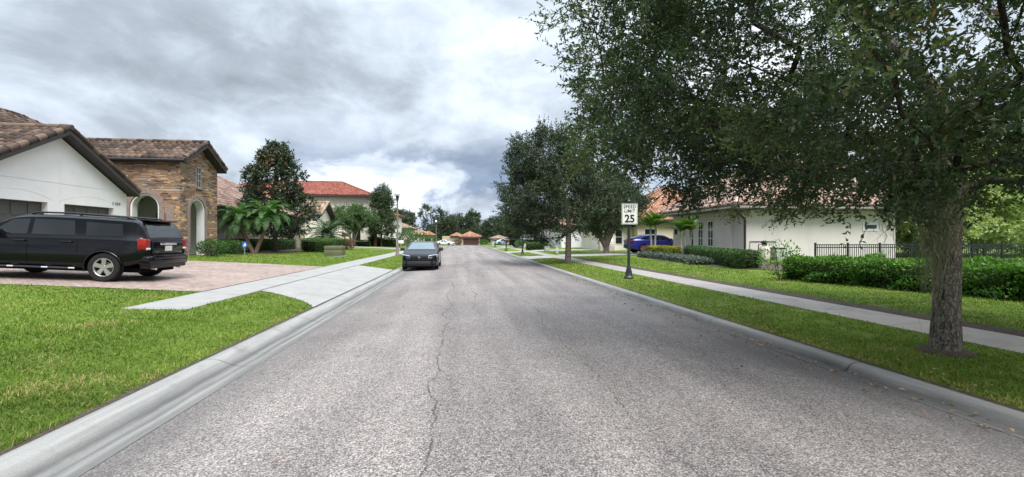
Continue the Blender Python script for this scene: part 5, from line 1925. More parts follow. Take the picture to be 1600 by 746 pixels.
# woods closing the horizon: copies of three of the distant trees
_src = [o for o in bpy.data.objects if o.name.startswith('distant_tree') and o.parent is None][3:9]
_kids = {}
for c in bpy.data.objects:
    if c.parent is not None:
        _kids.setdefault(c.parent.name, []).append(c)
_r = random.Random(8)
for k in range(30):
    s = _src[k % len(_src)]
    c = copy_tree(s, None, _kids)
    x = -150 + 300 * k / 29 + _r.uniform(-4, 4)
    y = 205 + _r.uniform(-10, 30) + abs(x) * 0.1
    if abs(x) > 60:
        y -= 60
    c.location = (x, y, zt_(x, y))
    c.rotation_euler = (0, 0, _r.uniform(0, 6.28))
    sc = _r.uniform(0.85, 1.15)
    c.scale = (sc, sc, sc)
    c['label'] = 'one of the dark trees closing the horizon beyond the street end'
    c['group'] = 'trees closing the horizon'


# ------------------------------------------------------------------ grass blades and litter
def in_lawn(x, y):
    left = (x < -3.21)
    apx = np.interp(x, [c[0] for c in APRON], [c[1] for c in APRON])
    apx1 = np.interp(x, [c[0] for c in APRON], [c[2] for c in APRON])
    walk = (x > -6.25) & (x < -5.05) & (y > 8.97)
    ap = (x > -5.12) & (y > apx + 0.02) & (y < apx1)
    pav = (x <= -6.2) & (x > -15.2) & (y > 11.6) & (y < 21.32)
    bed = (x < -11.8) & (y > 27.8) & (y < 46)
    house = (x < -13.9) & (y > 14)
    L = left & ~walk & ~ap & ~pav & ~bed & ~house
    for a, b, x1 in LD:
        L &= ~((y > a - 0.3) & (y < b + 0.3))
    right = (x > 4.90)
    rw = (x > 6.92) & (x < 8.03)
    Rr = right & ~rw
    for a, b, x1 in RD:
        Rr &= ~((y > a - 0.5) & (y < b + 0.5) & (x < x1))
    Rr &= ~((x > 11.4) & (y > 16.0) & (x < 40) & (y < 42))
    Rr &= ~(np.hypot(x - 6.2, y - 5.1) < 0.22 + 0.06 * np.sin(5 * np.arctan2(y - 5.1, x - 6.2)))
    return L | Rr


def fbm2(x, y, f, seed):
    r_ = np.random.RandomState(seed)
    out, amp = 0 * x, 0.5
    for o_ in range(5):
        for k_ in range(3):
            a, ph = r_.uniform(0, 2 * PI), r_.uniform(0, 6.28, 2)
            kx, ky = math.cos(a) * f, math.sin(a) * f
            out = out + amp / 3 * np.sin(kx * x + ky * y + ph[0] + 1.7 * np.sin(ky * x * 0.8 - kx * y * 0.9 + ph[1])) 
        f *= 2.03
        amp *= 0.62
    return out


def grass():
    rng = np.random.RandomState(77)
    N = 1150000
    th = rng.uniform(R(-62), R(72), N)
    d = np.exp(rng.uniform(math.log(2.0), math.log(48), N))
    x, y = d * np.sin(th), d * np.cos(th)
    m = in_lawn(x, y)
    x, y, d = x[m], y[m], d[m]
    n = len(x)
    z = np.interp(x, HX, HZ)
    g1 = np.sin(x * 1.1 + 2 * np.sin(y * 0.7)) * np.sin(y * 1.3 + 1.5 * np.sin(x * 0.9))
    h = (0.044 + 0.010 * g1 + 0.020 * np.clip(fbm2(x, y, 3.2, 21), -1, 1)) * rng.uniform(0.5, 1.5, n)
    w = np.clip(0.0027 * d / 2.6, 0.0036, 0.045) * rng.uniform(0.7, 1.3, n)
    az = rng.uniform(0, 2 * PI, n)
    lean = rng.uniform(0.15, 1.5, n)
    ax = np.stack([np.cos(az) * lean, np.sin(az) * lean, np.ones(n)], -1)
    ax = unit(ax)
    sd = np.stack([-np.sin(az), np.cos(az), 0 * az], -1)
    sd = unit(sd + rng.normal(size=(n, 3)) * 0.3) * w[:, None] * 0.5
    P = np.stack([x, y, z - 0.004], -1)
    mid = P + ax * (h * 0.6)[:, None]
    bend = np.stack([np.cos(az), np.sin(az), -0.35 + 0 * az], -1) * (h * 0.25 * lean)[:, None]
    tip = P + ax * h[:, None] + bend
    V = np.stack([P - sd * 0.8, P + sd * 0.8, mid + sd, mid - sd, tip + sd * 0.25, tip - sd * 0.25], 1).reshape(-1, 3)
    k = np.arange(n)[:, None] * 6
    F = np.concatenate([np.concatenate([k, k + 1, k + 2, k + 3], 1), np.concatenate([k + 3, k + 2, k + 4, k + 5], 1)])
    big = fbm2(x, y, 0.8, 1) 
    big2 = fbm2(x, y, 1.5, 5)
    patch = np.array([mnoise.noise(Vector((a * 0.55, b * 0.55, 0.0))) for a, b in zip(x[::1], y[::1])]) if n < 10 else 0.5 * g1 + 0.35 * np.sin(x * 4.1 + y * 2.3) * np.sin(y * 5.3 - x * 1.9)
    fine = fbm2(x, y, 4.5, 9)
    keep = (fine + 0.4 * big2 + rng.normal(size=n) * 0.18) > -0.42
    t = np.clip(0.46 + 0.16 * patch + 0.34 * big + 0.30 * fine + rng.normal(size=n) * 0.15, 0, 0.93)
    edge = np.clip(big2 + 0.5 * fine - 0.20, 0, 0.5) * 1.1 + np.where((x > 4.8) & (x < 5.12), 0.30, 0.0) + np.where((x < -3.1) & (x > -3.4), 0.10, 0.0) + 0.03 * (np.sin(x * 2.3 + y) * np.sin(y * 1.9) > 0.6)
    t = np.where(rng.uniform(size=n) < 0.015 + edge, rng.uniform(0.95, 1.0, n), t)
    kk = np.concatenate([keep, keep])
    F, tt2_ = F[kk], np.concatenate([t, t])[kk]
    o = mesh_np('grass', V, F, M['grass'], None, None, tt2_)
    tag(o, 'green lawn grass growing over both verges and front gardens', 'grass', kind='stuff')


grass()


def litter():
    rng = np.random.RandomState(12)
    P, T = [], []
    for i in range(560):
        y = rng.uniform(2.0, 18) if i < 430 else rng.uniform(1.5, 20)
        x = 4.62 - abs(rng.normal()) * 0.30 if i < 430 else rng.uniform(-2.6, 4.2)
        if i >= 490:
            x, y = rng.uniform(4.85, 5.2), rng.uniform(2, 14)
        z = 0.016 + (0.03 if x < 4.4 else 0.0) + (0.15 if x > 4.75 else 0.0) + (0.055 * (1 - ((x - 0.95) / 3.5) ** 2) if x < 4.4 else 0) - (0.03 if x < 4.4 else 0)
        P.append((x, y, z))
    P = np.array(P)
    n = len(P)
    A = rng.normal(size=(n, 3))
    A[:, 2] = rng.uniform(0.0, 0.25, n)
    V, F = leaf_quads(P, unit(A), rng.uniform(0.035, 0.08, n), rng.uniform(0.015, 0.035, n), rng, 3.0, 0.2)
    o = mesh_np('fallen_leaves', V, F, M['dead_leaf'], None, None, rng.uniform(size=n))
    tag(o, 'dry brown oak leaves fallen along the gutter and road', 'leaves', kind='stuff')
    # weeds rooted in the road crack
    m = []
    pts = []
    for i in range(150):
        y = rng.choice([rng.uniform(3.6, 4.9), rng.uniform(5.2, 6.2)])
        pts.append((1.55 + 0.05 * math.sin(y * 7) + rng.normal() * 0.018, y, 0.05))
    pts = np.array(pts)
    A = unit(rng.normal(size=pts.shape) + np.array([0, 0, 0.9]))
    V, F = leaf_quads(pts, A, rng.uniform(0.012, 0.035, len(pts)), rng.uniform(0.004, 0.008, len(pts)), rng)
    o = mesh_np('weeds', V, F, M['grass'], None, None, rng.uniform(0.2, 0.7, len(pts)))
    tag(o, 'small green weeds sprouting from the long road crack', 'weeds', kind='stuff')


litter()

# ------------------------------------------------------------------ vehicles (built nose towards +x, then turned)
def smooth1(a, k=2):
    a = np.array(a, float)
    for _ in range(k):
        b = a.copy()
        b[1:-1] = (a[:-2] + 2 * a[1:-1] + a[2:]) / 4
        a = b
    return a


class Body:
    def __init__(self, x0, x1, top, belt, width, bottom, tumble, n=84, sm=3):
        self.x = np.linspace(x0, x1, n)
        f = lambda k, s: smooth1(np.interp(self.x, [p[0] for p in k], [p[1] for p in k]), s)
        self.top, self.w, self.bot = f(top, sm), f(width, 4), f(bottom, 2)
        self.belt = np.minimum(f(belt, 3), self.top - 0.025)
        self.tum = tumble

    def section(self, i):
        w, zb, zt, zl = self.w[i], self.bot[i], self.top[i], self.belt[i]
        hc = max(zt - zl, 0.0)
        wt = w - 0.035 - self.tum * hc
        zm = zb + 0.45 * (zl - zb)
        k = min(1.0, hc / 0.25)
        rr = 0.05 + 0.09 * k
        return [(0, zb), (w - 0.16, zb), (w - 0.05, zb + 0.035), (w - 0.015, zb + 0.12), (w - 0.004, zb + 0.22), (w + 0.002, zm), (w - 0.004, zm + 0.1),
                (w - 0.012, zl - 0.07), (w - 0.022, zl - 0.02), (w - 0.04, zl), (w - 0.035 - self.tum * hc * 0.45 - 0.01, zl + 0.45 * hc),
                (wt, zl + 0.86 * hc), (wt - 0.35 * rr, zl + 0.94 * hc), (wt - rr, zl + 0.985 * hc), (wt - 2.2 * rr, zt), (wt * 0.45, zt + 0.008), (0, zt + 0.012)]

    def mesh(self):
        mb = MB()
        vs, n = [], len(self.x)
        ring = None
        for i in range(n):
            s = self.section(i)
            full = [(y, z) for y, z in s] + [(-y, z) for y, z in s[-2:0:-1]]
            ring = len(full)
            vs += [(self.x[i], y, z) for y, z in full]
        fs = []
        for i in range(n - 1):
            for k in range(ring):
                fs.append((i * ring + k, i * ring + (k + 1) % ring, (i + 1) * ring + (k + 1) % ring, (i + 1) * ring + k))
        fs.append(tuple(range(ring)))
        fs.append(tuple((n - 1) * ring + k for k in range(ring - 1, -1, -1)))
        mb.add(vs, fs)
        return mb

    def at(self, x):
        return int(np.clip(np.searchsorted(self.x, x), 0, len(self.x) - 1))

    def ysurf(self, x, z):
        i = self.at(x)
        s = self.section(i)[2:15]
        return float(np.interp(z, [p[1] for p in s], [p[0] for p in s]))

    def topz(self, x):
        return float(np.interp(x, self.x, self.top))

    def side_panel(self, mb, sg, corners, off=0.006, th=0.02, n=8, m=5):
        """corners: bottom-rear, bottom-front, top-front, top-rear in (x, z)"""
        a, b, c, d = [np.array(p, float) for p in corners]
        o_, i_ = [], []
        for v in np.linspace(0, 1, m):
            for u in np.linspace(0, 1, n):
                p = (1 - u) * (1 - v) * a + u * (1 - v) * b + u * v * c + (1 - u) * v * d
                y = self.ysurf(p[0], p[1])
                o_.append((p[0], sg * (y + off), p[1]))
                i_.append((p[0], sg * (y - th), p[1]))
        fs = []
        N = n * m
        for r in range(m - 1):
            for q in range(n - 1):
                k = r * n + q
                fs.append((k, k + 1, k + n + 1, k + n))
                fs.append((N + k, N + k + n, N + k + n + 1, N + k + 1))
        brd = [q for q in range(n)] + [r * n + n - 1 for r in range(1, m)] + [(m - 1) * n + q for q in range(n - 2, -1, -1)] + [r * n for r in range(m - 2, 0, -1)]
        for k in range(len(brd)):
            p, q = brd[k], brd[(k + 1) % len(brd)]
            fs.append((p, q, N + q, N + p))
        mb.add(o_ + i_, fs)

    def top_panel(self, mb, x0, x1, wa, wb, off=0.010, th=0.02, n=9, m=7):
        """plate lying on the upper surface between stations x0 and x1; half widths wa (at x0) and wb"""
        o_, i_ = [], []
        for v in np.linspace(0, 1, m):
            x = x0 + (x1 - x0) * v
            e = 0.03
            sl = (self.topz(x + e) - self.topz(x - e)) / (2 * e)
            nl = math.hypot(1, sl)
            nx, nz = -sl / nl, 1 / nl
            hw = wa + (wb - wa) * v
            for u in np.linspace(-1, 1, n):
                z = self.topz(x) + 0.010 - 0.012 * abs(u) ** 3
                o_.append((x + nx * off, u * hw, z + nz * off))
                i_.append((x - nx * th, u * hw, z - nz * th))
        fs = []
        N = n * m
        for r in range(m - 1):
            for q in range(n - 1):
                k = r * n + q
                fs.append((k, k + 1, k + n + 1, k + n))
                fs.append((N + k, N + k + n, N + k + n + 1, N + k + 1))
        brd = [q for q in range(n)] + [r * n + n - 1 for r in range(1, m)] + [(m - 1) * n + q for q in range(n - 2, -1, -1)] + [r * n for r in range(m - 2, 0, -1)]
        for k in range(len(brd)):
            p, q = brd[k], brd[(k + 1) % len(brd)]
            fs.append((p, q, N + q, N + p))
        mb.add(o_ + i_, fs)


def wheel(parent, x, sg, y, r, wd, spokes=5, rimr=0.66, dark=False):
    """y: outer face of the tyre"""
    rim = r * rimr
    t = MB()
    w = wd / 2
    prof = [(rim * 0.97, -w * 0.88), (r * 0.80, -w * 1.0), (r * 0.93, -w * 0.96), (r, -w * 0.72), (r, w * 0.72), (r * 0.93, w * 0.96), (r * 0.80, w * 1.0), (rim * 0.97, w * 0.88)]
    cy = sg * (y - w)
    t.lathe(prof, (x, cy, r), 'y', 36, closed=True)
    wh = t.build('wheel', M['tyre'], parent, smooth=40)
    rm = MB()
    o = sg * w
    ring = [(rim, 0.86 * o), (rim * 0.93, 0.90 * o), (rim * 0.88, 0.78 * o), (rim * 0.88, -0.7 * o), (rim, -0.7 * o)]
    rm.lathe(ring, (x, cy, r), 'y', 36, closed=True)
    rm.lathe([(0.02, 0.80 * o), (rim * 0.20, 0.80 * o), (rim * 0.24, 0.66 * o), (rim * 0.24, 0.3 * o), (0.02, 0.3 * o)], (x, cy, r), 'y', 18)
    for k in range(spokes):
        a = 2 * PI * k / spokes + 0.31
        ca, sa = math.cos(a), math.sin(a)
        def P(rad, lat, dep):
            return (x + ca * rad - sa * lat, cy + dep, r + sa * rad + ca * lat)
        w0, w1 = rim * 0.15, rim * 0.24
        vs = [P(rim * 0.15, -w0, 0.76 * o), P(rim * 0.15, w0, 0.76 * o), P(rim * 0.92, w1, 0.82 * o), P(rim * 0.92, -w1, 0.82 * o)]
        vs += [P(rim * 0.15, -w0, 0.45 * o), P(rim * 0.15, w0, 0.45 * o), P(rim * 0.92, w1, 0.5 * o), P(rim * 0.92, -w1, 0.5 * o)]
        rm.add(vs, [(0, 1, 2, 3), (7, 6, 5, 4), (0, 4, 5, 1), (1, 5, 6, 2), (2, 6, 7, 3), (3, 7, 4, 0)])
    rm.build('rim', M['plastic' if dark else 'alloy'], wh, smooth=35)
    bk = MB()
    bk.lathe([(0.01, 0.25 * o), (rim * 0.62, 0.25 * o), (rim * 0.62, 0.0), (0.01, 0.0)], (x, cy, r), 'y', 24)
    bk.build('brake_disc', M['grey_metal'], wh, smooth=35)
    in_ = MB()
    in_.lathe([(0.01, -0.05 * o), (rim * 0.9, -0.05 * o), (rim * 0.9, -0.5 * o), (0.01, -0.5 * o)], (x, cy, r), 'y', 24)
    in_.build('hub_shadow_plate', M['under'], wh)
    return wh


def arches(B, xs, r, y, depth=0.36):
    out = []
    for x in xs:
        for sg in (1, -1):
            c = MB()
            c.lathe([(r, -depth), (r, 0.3)] if sg > 0 else [(r, -0.3), (r, depth)], (x, sg * y, r * 0.93), 'y', 32)
            out.append(c)
    return out


def seams(B, xs, y):
    out = []
    for x, z0, z1 in xs:
        for sg in (1, -1):
            c = MB()
            c.box(x - 0.005, x + 0.005, *sorted((sg * (y - 0.018 - B.tum * 0), sg * (y + 0.2))), z0, min(z1, 1.05))
            out.append(c)
    return out


def mirror(parent, x, y, z, sg, paint, s=1.0):
    m = MB()
    m.bbox(x - 0.08 * s, x + 0.10 * s, *sorted((sg * (y + 0.02), sg * (y + 0.24 * s))), z, z + 0.17 * s, 0.04)
    m.box(x - 0.02, x + 0.06, *sorted((sg * (y - 0.12), sg * (y + 0.06))), z + 0.01, z + 0.06)
    return m.build('side_mirror', M[paint], parent, smooth=50)


def emblem(parent, loc, axis, s):
    """chrome rounded frame with an upright slanted letter H inside"""
    fn = (lambda u, v, w: (loc[0] + axis * w, loc[1] - axis * u * -1, loc[2] + v))
    mb = MB()
    o = [(-0.50, 0.42), (0.50, 0.42), (0.40, -0.42), (-0.40, -0.42)]
    for i in range(4):
        a, b = Vector(o[i]), Vector(o[(i + 1) % 4])
        mb.prism([(a * s)[:], (b * s)[:], (b * s * 0.82)[:], (a * s * 0.82)[:]], fn, 0, 0.014)
    for sg in (-1, 1):
        mb.prism([(sg * 0.30 * s, 0.32 * s), (sg * 0.17 * s, 0.32 * s), (sg * 0.13 * s, -0.32 * s), (sg * 0.25 * s, -0.32 * s)], fn, 0, 0.014)
    mb.prism([(-0.16 * s, 0.05 * s), (0.16 * s, 0.05 * s), (0.16 * s, -0.07 * s), (-0.16 * s, -0.07 * s)], fn, 0, 0.012)
    return mb.build('emblem', M['chrome'], parent)


def finish_car(root, loc, heading, pitch=0.0, roll=0.0):
    root.rotation_euler = Matrix.Rotation(R(heading), 3, 'Z').to_4x4().to_3x3().__matmul__(Matrix.Rotation(R(-pitch), 3, 'Y')).__matmul__(Matrix.Rotation(R(roll), 3, 'X')).to_euler()
    root.location = loc


def suv():
    root = empty('parked_suv', (0, 0, 0), 'black boxy suv parked on the brick paver driveway, nose to the garage', 'suv')
    B = Body(-2.40, 2.40,
             [(-2.40, 1.10), (-2.35, 1.25), (-2.20, 1.60), (-2.08, 1.645), (-1.2, 1.675), (-0.2, 1.685), (0.45, 1.655), (0.7, 1.60), (1.35, 1.20), (1.5, 1.14), (2.1, 1.07), (2.32, 0.98), (2.40, 0.82)],
             [(-2.4, 1.12), (-1.0, 1.12), (1.2, 1.07), (2.4, 0.95)],
             [(-2.40, 0.86), (-2.30, 0.93), (-2.0, 0.975), (-1.2, 0.99), (1.5, 0.985), (2.1, 0.94), (2.40, 0.78)],
             [(-2.40, 0.52), (-2.2, 0.46), (-1.85, 0.36), (-1.4, 0.31), (1.9, 0.31), (2.2, 0.34), (2.4, 0.42)], 0.20)
    xr, xf, r = -1.47, 1.455, 0.372
    B.mesh().build('body', M['paint_black'], root, smooth=32, cutters=arches(B, (xr, xf), r + 0.055, 0.99) + seams(B, ((1.12, 0.42, 1.08), (0.25, 0.42, 1.62), (-0.86, 0.75, 1.62)), 0.99))
    for sg in (1, -1):
        for x in (xr, xf):
            wheel(root, x, sg, 0.985, r, 0.245)
        for cs in ([(0.30, 1.155), (1.13, 1.12), (0.68, 1.50), (0.30, 1.54)], [(-0.78, 1.16), (0.20, 1.155), (0.20, 1.545), (-0.70, 1.54)], [(-1.86, 1.18), (-1.02, 1.165), (-0.97, 1.52), (-1.80, 1.505)]):
            w = MB()
            B.side_panel(w, sg, cs)
            w.build('side_window', M['car_glass'], root, smooth=40)
        # flared arch lips
        for x in (xr, xf):
            fl = MB()
            rad = r + 0.075
            pts = []
            for t in np.linspace(R(-12), R(192), 18):
                xx, zz = x + rad * math.cos(t), r * 0.93 + rad * math.sin(t)
                pts.append((xx, sg * (B.ysurf(xx, max(zz, 0.36)) + 0.012), zz))
            fl.path(pts, 0.020, 6)
            fl.build('wheel_arch', M['paint_black'], root, smooth=60)
        mirror(root, 0.98, 0.93, 1.08, sg, 'paint_black', 1.15)
        for x, z in ((0.42, 0.98), (-0.62, 0.99)):
            h = MB()
            y = B.ysurf(x, z)
            h.bbox(x - 0.13, x + 0.13, *sorted((sg * (y + 0.005), sg * (y + 0.045))), z - 0.02, z + 0.025, 0.015)
            h.build('door_handle', M['paint_black'], root, smooth=50)
        rl = MB()
        rl.path([(-1.95, sg * 0.66, 1.655), (-1.80, sg * 0.67, 1.70), (-0.6, sg * 0.68, 1.73), (0.25, sg * 0.67, 1.715), (0.42, sg * 0.66, 1.675)], 0.024, 8)
        for x in (-1.8, -0.7, 0.2):
            rl.path([(x, sg * 0.67, 1.64), (x, sg * 0.672, 1.71)], 0.03, 8)
        rl.build('roof_rail', M['black_metal'], root, smooth=40)
        st = MB()
        st.path([(-0.82, sg * 1.00, 0.335), (1.0, sg * 1.00, 0.335)], 0.042, 10, flat=0.6)
        for x in (-0.6, 0.1, 0.8):
            st.box(x - 0.03, x + 0.03, *sorted((sg * 0.8, sg * 0.99)), 0.31, 0.34)
        rb = st.build('running_board', M['black_metal'], root, smooth=40)
        for x in (-0.80, -0.2, 0.55):
            cp = MB()
            cp.path([(x - 0.07, sg * 1.003, 0.337), (x + 0.07, sg * 1.003, 0.337)], 0.045, 10, flat=0.62)
            cp.build('step_pad', M['chrome'], rb, smooth=40)
        # tail lamp wrapping the rear corner
        tl = MB()
        tl.bbox(-2.41, -2.19, *sorted((sg * 0.73, sg * 0.94)), 0.86, 1.15, 0.04)
        t_ = tl.build('tail_light', M['lamp_red'], root, smooth=40)
        tl = MB()
        tl.bbox(-2.425, -2.26, *sorted((sg * 0.745, sg * 0.90)), 0.86, 0.915, 0.015)
        tl.build('reversing_lens', M['lamp_clear'], t_, smooth=40)
        hl = MB()
        hl.bbox(2.12, 2.37, *sorted((sg * 0.52, sg * 0.86)), 0.80, 1.0, 0.04)
        hl.build('headlight', M['lamp_head'], root, smooth=40)
        ex = MB()
        ex.path([(-2.35, sg * 0.55, 0.36), (-2.47, sg * 0.56, 0.35)], 0.036, 10)
        ex.build('exhaust_tip', M['chrome'], root, smooth=40)
    g = MB()
    B.top_panel(g, 0.74, 1.33, 0.60, 0.72)
    g.build('windscreen', M['screen_glass'], root, smooth=40)
    g = MB()
    B.top_panel(g, -2.372, -2.20, 0.74, 0.62, 0.012)
    g.build('rear_window', M['car_glass'], root, smooth=40)
    sp = MB()
    sp.bbox(-2.30, -2.0, -0.62, 0.62, 1.62, 1.662, 0.02)
    sp.build('roof_spoiler', M['paint_black'], root, smooth=40)
    bl = MB()
    bl.box(-2.312, -2.28, -0.16, 0.16, 1.622, 1.645)
    bl.build('brake_light', M['lamp_red'], root)
    b = MB()
    b.bbox(-2.50, -2.22, -0.90, 0.90, 0.44, 0.70, 0.06)
    b.bbox(-2.53, -2.42, -0.74, 0.74, 0.60, 0.72, 0.04)
    b.build('rear_bumper', M['paint_black'], root, smooth=45)
    b = MB()
    b.bbox(-2.49, -2.2, -0.80, 0.80, 0.36, 0.47, 0.03)
    b.build('bumper_skirt', M['plastic'], root, smooth=45)
    tg = MB()
    tg.bbox(-2.432, -2.3, -0.68, 0.68, 0.74, 1.085, 0.03)
    tg = tg.build('tailgate', M['paint_black'], root, smooth=40)
    ch = MB()
    ch.bbox(-2.455, -2.41, -0.37, 0.37, 0.985, 1.045, 0.02)
    ch.build('chrome_bar', M['chrome'], tg, smooth=40)
    pl = MB()
    pl.box(-2.441, -2.42, -0.155, 0.155, 0.82, 0.965)
    pl = pl.build('licence_plate', M['plate'], tg)
    text(tg, 'PILOT', 0.075, (-2.436, 0.50, 0.775), (R(90), 0, R(-90)), 'chrome', 'model_lettering', 0.004)
    wp = MB()
    wp.path([(-2.40, 0.05, 1.14), (-2.37, -0.35, 1.19)], 0.012, 6)
    wp.build('rear_wiper', M['plastic'], root)
    ub = MB()
    ub.box(-2.2, 2.2, -0.72, 0.72, 0.24, 0.36)
    ub.build('underbody', M['under'], root)
    return root


def sedan(name, label, paint, detail=True):
    root = empty(name, (0, 0, 0), label, 'car')
    B = Body(-2.32, 2.30,
             [(-2.32, 0.80), (-2.25, 0.95), (-2.1, 1.01), (-1.6, 1.08), (-0.75, 1.37), (-0.2, 1.405), (0.25, 1.36), (1.05, 0.985), (1.15, 0.955), (1.9, 0.86), (2.15, 0.79), (2.25, 0.70), (2.30, 0.60)],
             [(-2.3, 0.92), (1.0, 0.90), (2.3, 0.72)],
             [(-2.32, 0.76), (-2.1, 0.86), (-1.4, 0.90), (1.4, 0.90), (1.85, 0.88), (2.10, 0.82), (2.24, 0.73), (2.30, 0.62)],
             [(-2.32, 0.42), (-2.0, 0.24), (-1.5, 0.19), (1.9, 0.19), (2.2, 0.20), (2.3, 0.24)], 0.30)
    xr, xf, r = -1.33, 1.405, 0.325
    B.mesh().build('body', M[paint], root, smooth=32, cutters=arches(B, (xr, xf), r + 0.045, 0.90, 0.32))
    for sg in (1, -1):
        for x in (xr, xf):
            wheel(root, x, sg, 0.895, r, 0.215, 5)
        for cs in ([(-0.15, 0.93), (0.88, 0.92), (0.28, 1.26), (-0.15, 1.30)], [(-1.10, 0.94), (-0.22, 0.93), (-0.22, 1.30), (-0.72, 1.27)]):
            w = MB()
            B.side_panel(w, sg, cs)
            w.build('side_window', M['car_glass'], root, smooth=40)
        mirror(root, 0.72, 0.86, 0.93, sg, 'plastic', 1.0)
        hl = MB()
        P = [(2.10, 0.47), (2.02, 0.80), (1.72, 0.875), (2.06, 0.80)]
        z0, z1 = 0.655, 0.745
        # slim wrap-around headlamp following the nose
        vs = []
        for k, (x, y) in enumerate(((2.235, 0.40), (2.20, 0.55), (2.12, 0.72), (1.98, 0.835), (1.78, 0.885))):
            zz0 = 0.63 + 0.012 * k
            zz1 = 0.70 + 0.020 * k
            vs += [(x + 0.05, sg * (y + 0.012), zz0), (x + 0.012, sg * (y + 0.012), zz1), (x - 0.12, sg * (y - 0.12), zz1), (x - 0.12, sg * (y - 0.12), zz0)]
        fs = []
        for k in range(4):
            for q in range(4):
                fs.append((4 * k + q, 4 * k + (q + 1) % 4, 4 * k + 4 + (q + 1) % 4, 4 * k + 4 + q))
        fs += [(0, 1, 2, 3), (19, 18, 17, 16)]
        hl.add(vs, fs)
        h = hl.build('headlight', M['lamp_head'], root, smooth=40)
        dr = MB()
        dr.path([(2.262, sg * 0.43, 0.712), (2.225, sg * 0.57, 0.735), (2.145, sg * 0.73, 0.755), (2.01, sg * 0.845, 0.775)], 0.019, 6)
        dr.build('daytime_strip', M['lamp_clear'], h, smooth=40)
        fo = MB()
        fo.bbox(2.10, 2.27, *sorted((sg * 0.60, sg * 0.76)), 0.30, 0.46, 0.03)
        fo.build('fog_lamp_recess', M['plastic'], root, smooth=40)
        tl = MB()
        tl.bbox(-2.34, -2.05, *sorted((sg * 0.45, sg * 0.86)), 0.78, 0.90, 0.03)
        tl.build('tail_light', M['lamp_red'], root, smooth=40)
    g = MB()
    B.top_panel(g, 0.30, 1.02, 0.54, 0.70)
    g.build('windscreen', M['screen_glass'], root, smooth=40)
    g = MB()
    B.top_panel(g, -1.55, -0.80, 0.62, 0.50)
    g.build('rear_window', M['car_glass'], root, smooth=40)
    gr = MB()
    gr.bbox(2.18, 2.305, -0.44, 0.44, 0.585, 0.705, 0.03)
    gr.build('grille', M['plastic'], root, smooth=45)
    if detail:
        sl = MB()
        for z in (0.615, 0.64, 0.665):
            sl.box(2.30, 2.312, -0.40, 0.40, z, z + 0.008)
        sl.build('grille_bar', M['black_metal'], root)
        emblem(root, (2.312, 0.0, 0.650), 1, 0.115)
        hn = MB()
        hn.path([(2.295, -0.46, 0.725), (2.31, 0, 0.728), (2.295, 0.46, 0.725)], 0.018, 8)
        hn.build('bonnet_lip', M[paint], root, smooth=60)
    bp = MB()
    bp.bbox(2.10, 2.33, -0.66, 0.66, 0.47, 0.575, 0.04)
    bp.bbox(2.05, 2.34, -0.76, 0.76, 0.20, 0.275, 0.03)
    bp.build('front_bumper', M[paint], root, smooth=45)
    it = MB()
    it.bbox(2.10, 2.31, -0.58, 0.58, 0.275, 0.465, 0.02)
    it.build('lower_intake', M['plastic'], root, smooth=45)
    ub = MB()
    ub.box(-2.0, 2.1, -0.68, 0.68, 0.14, 0.24)
    ub.build('underbody', M['under'], root)
    return root


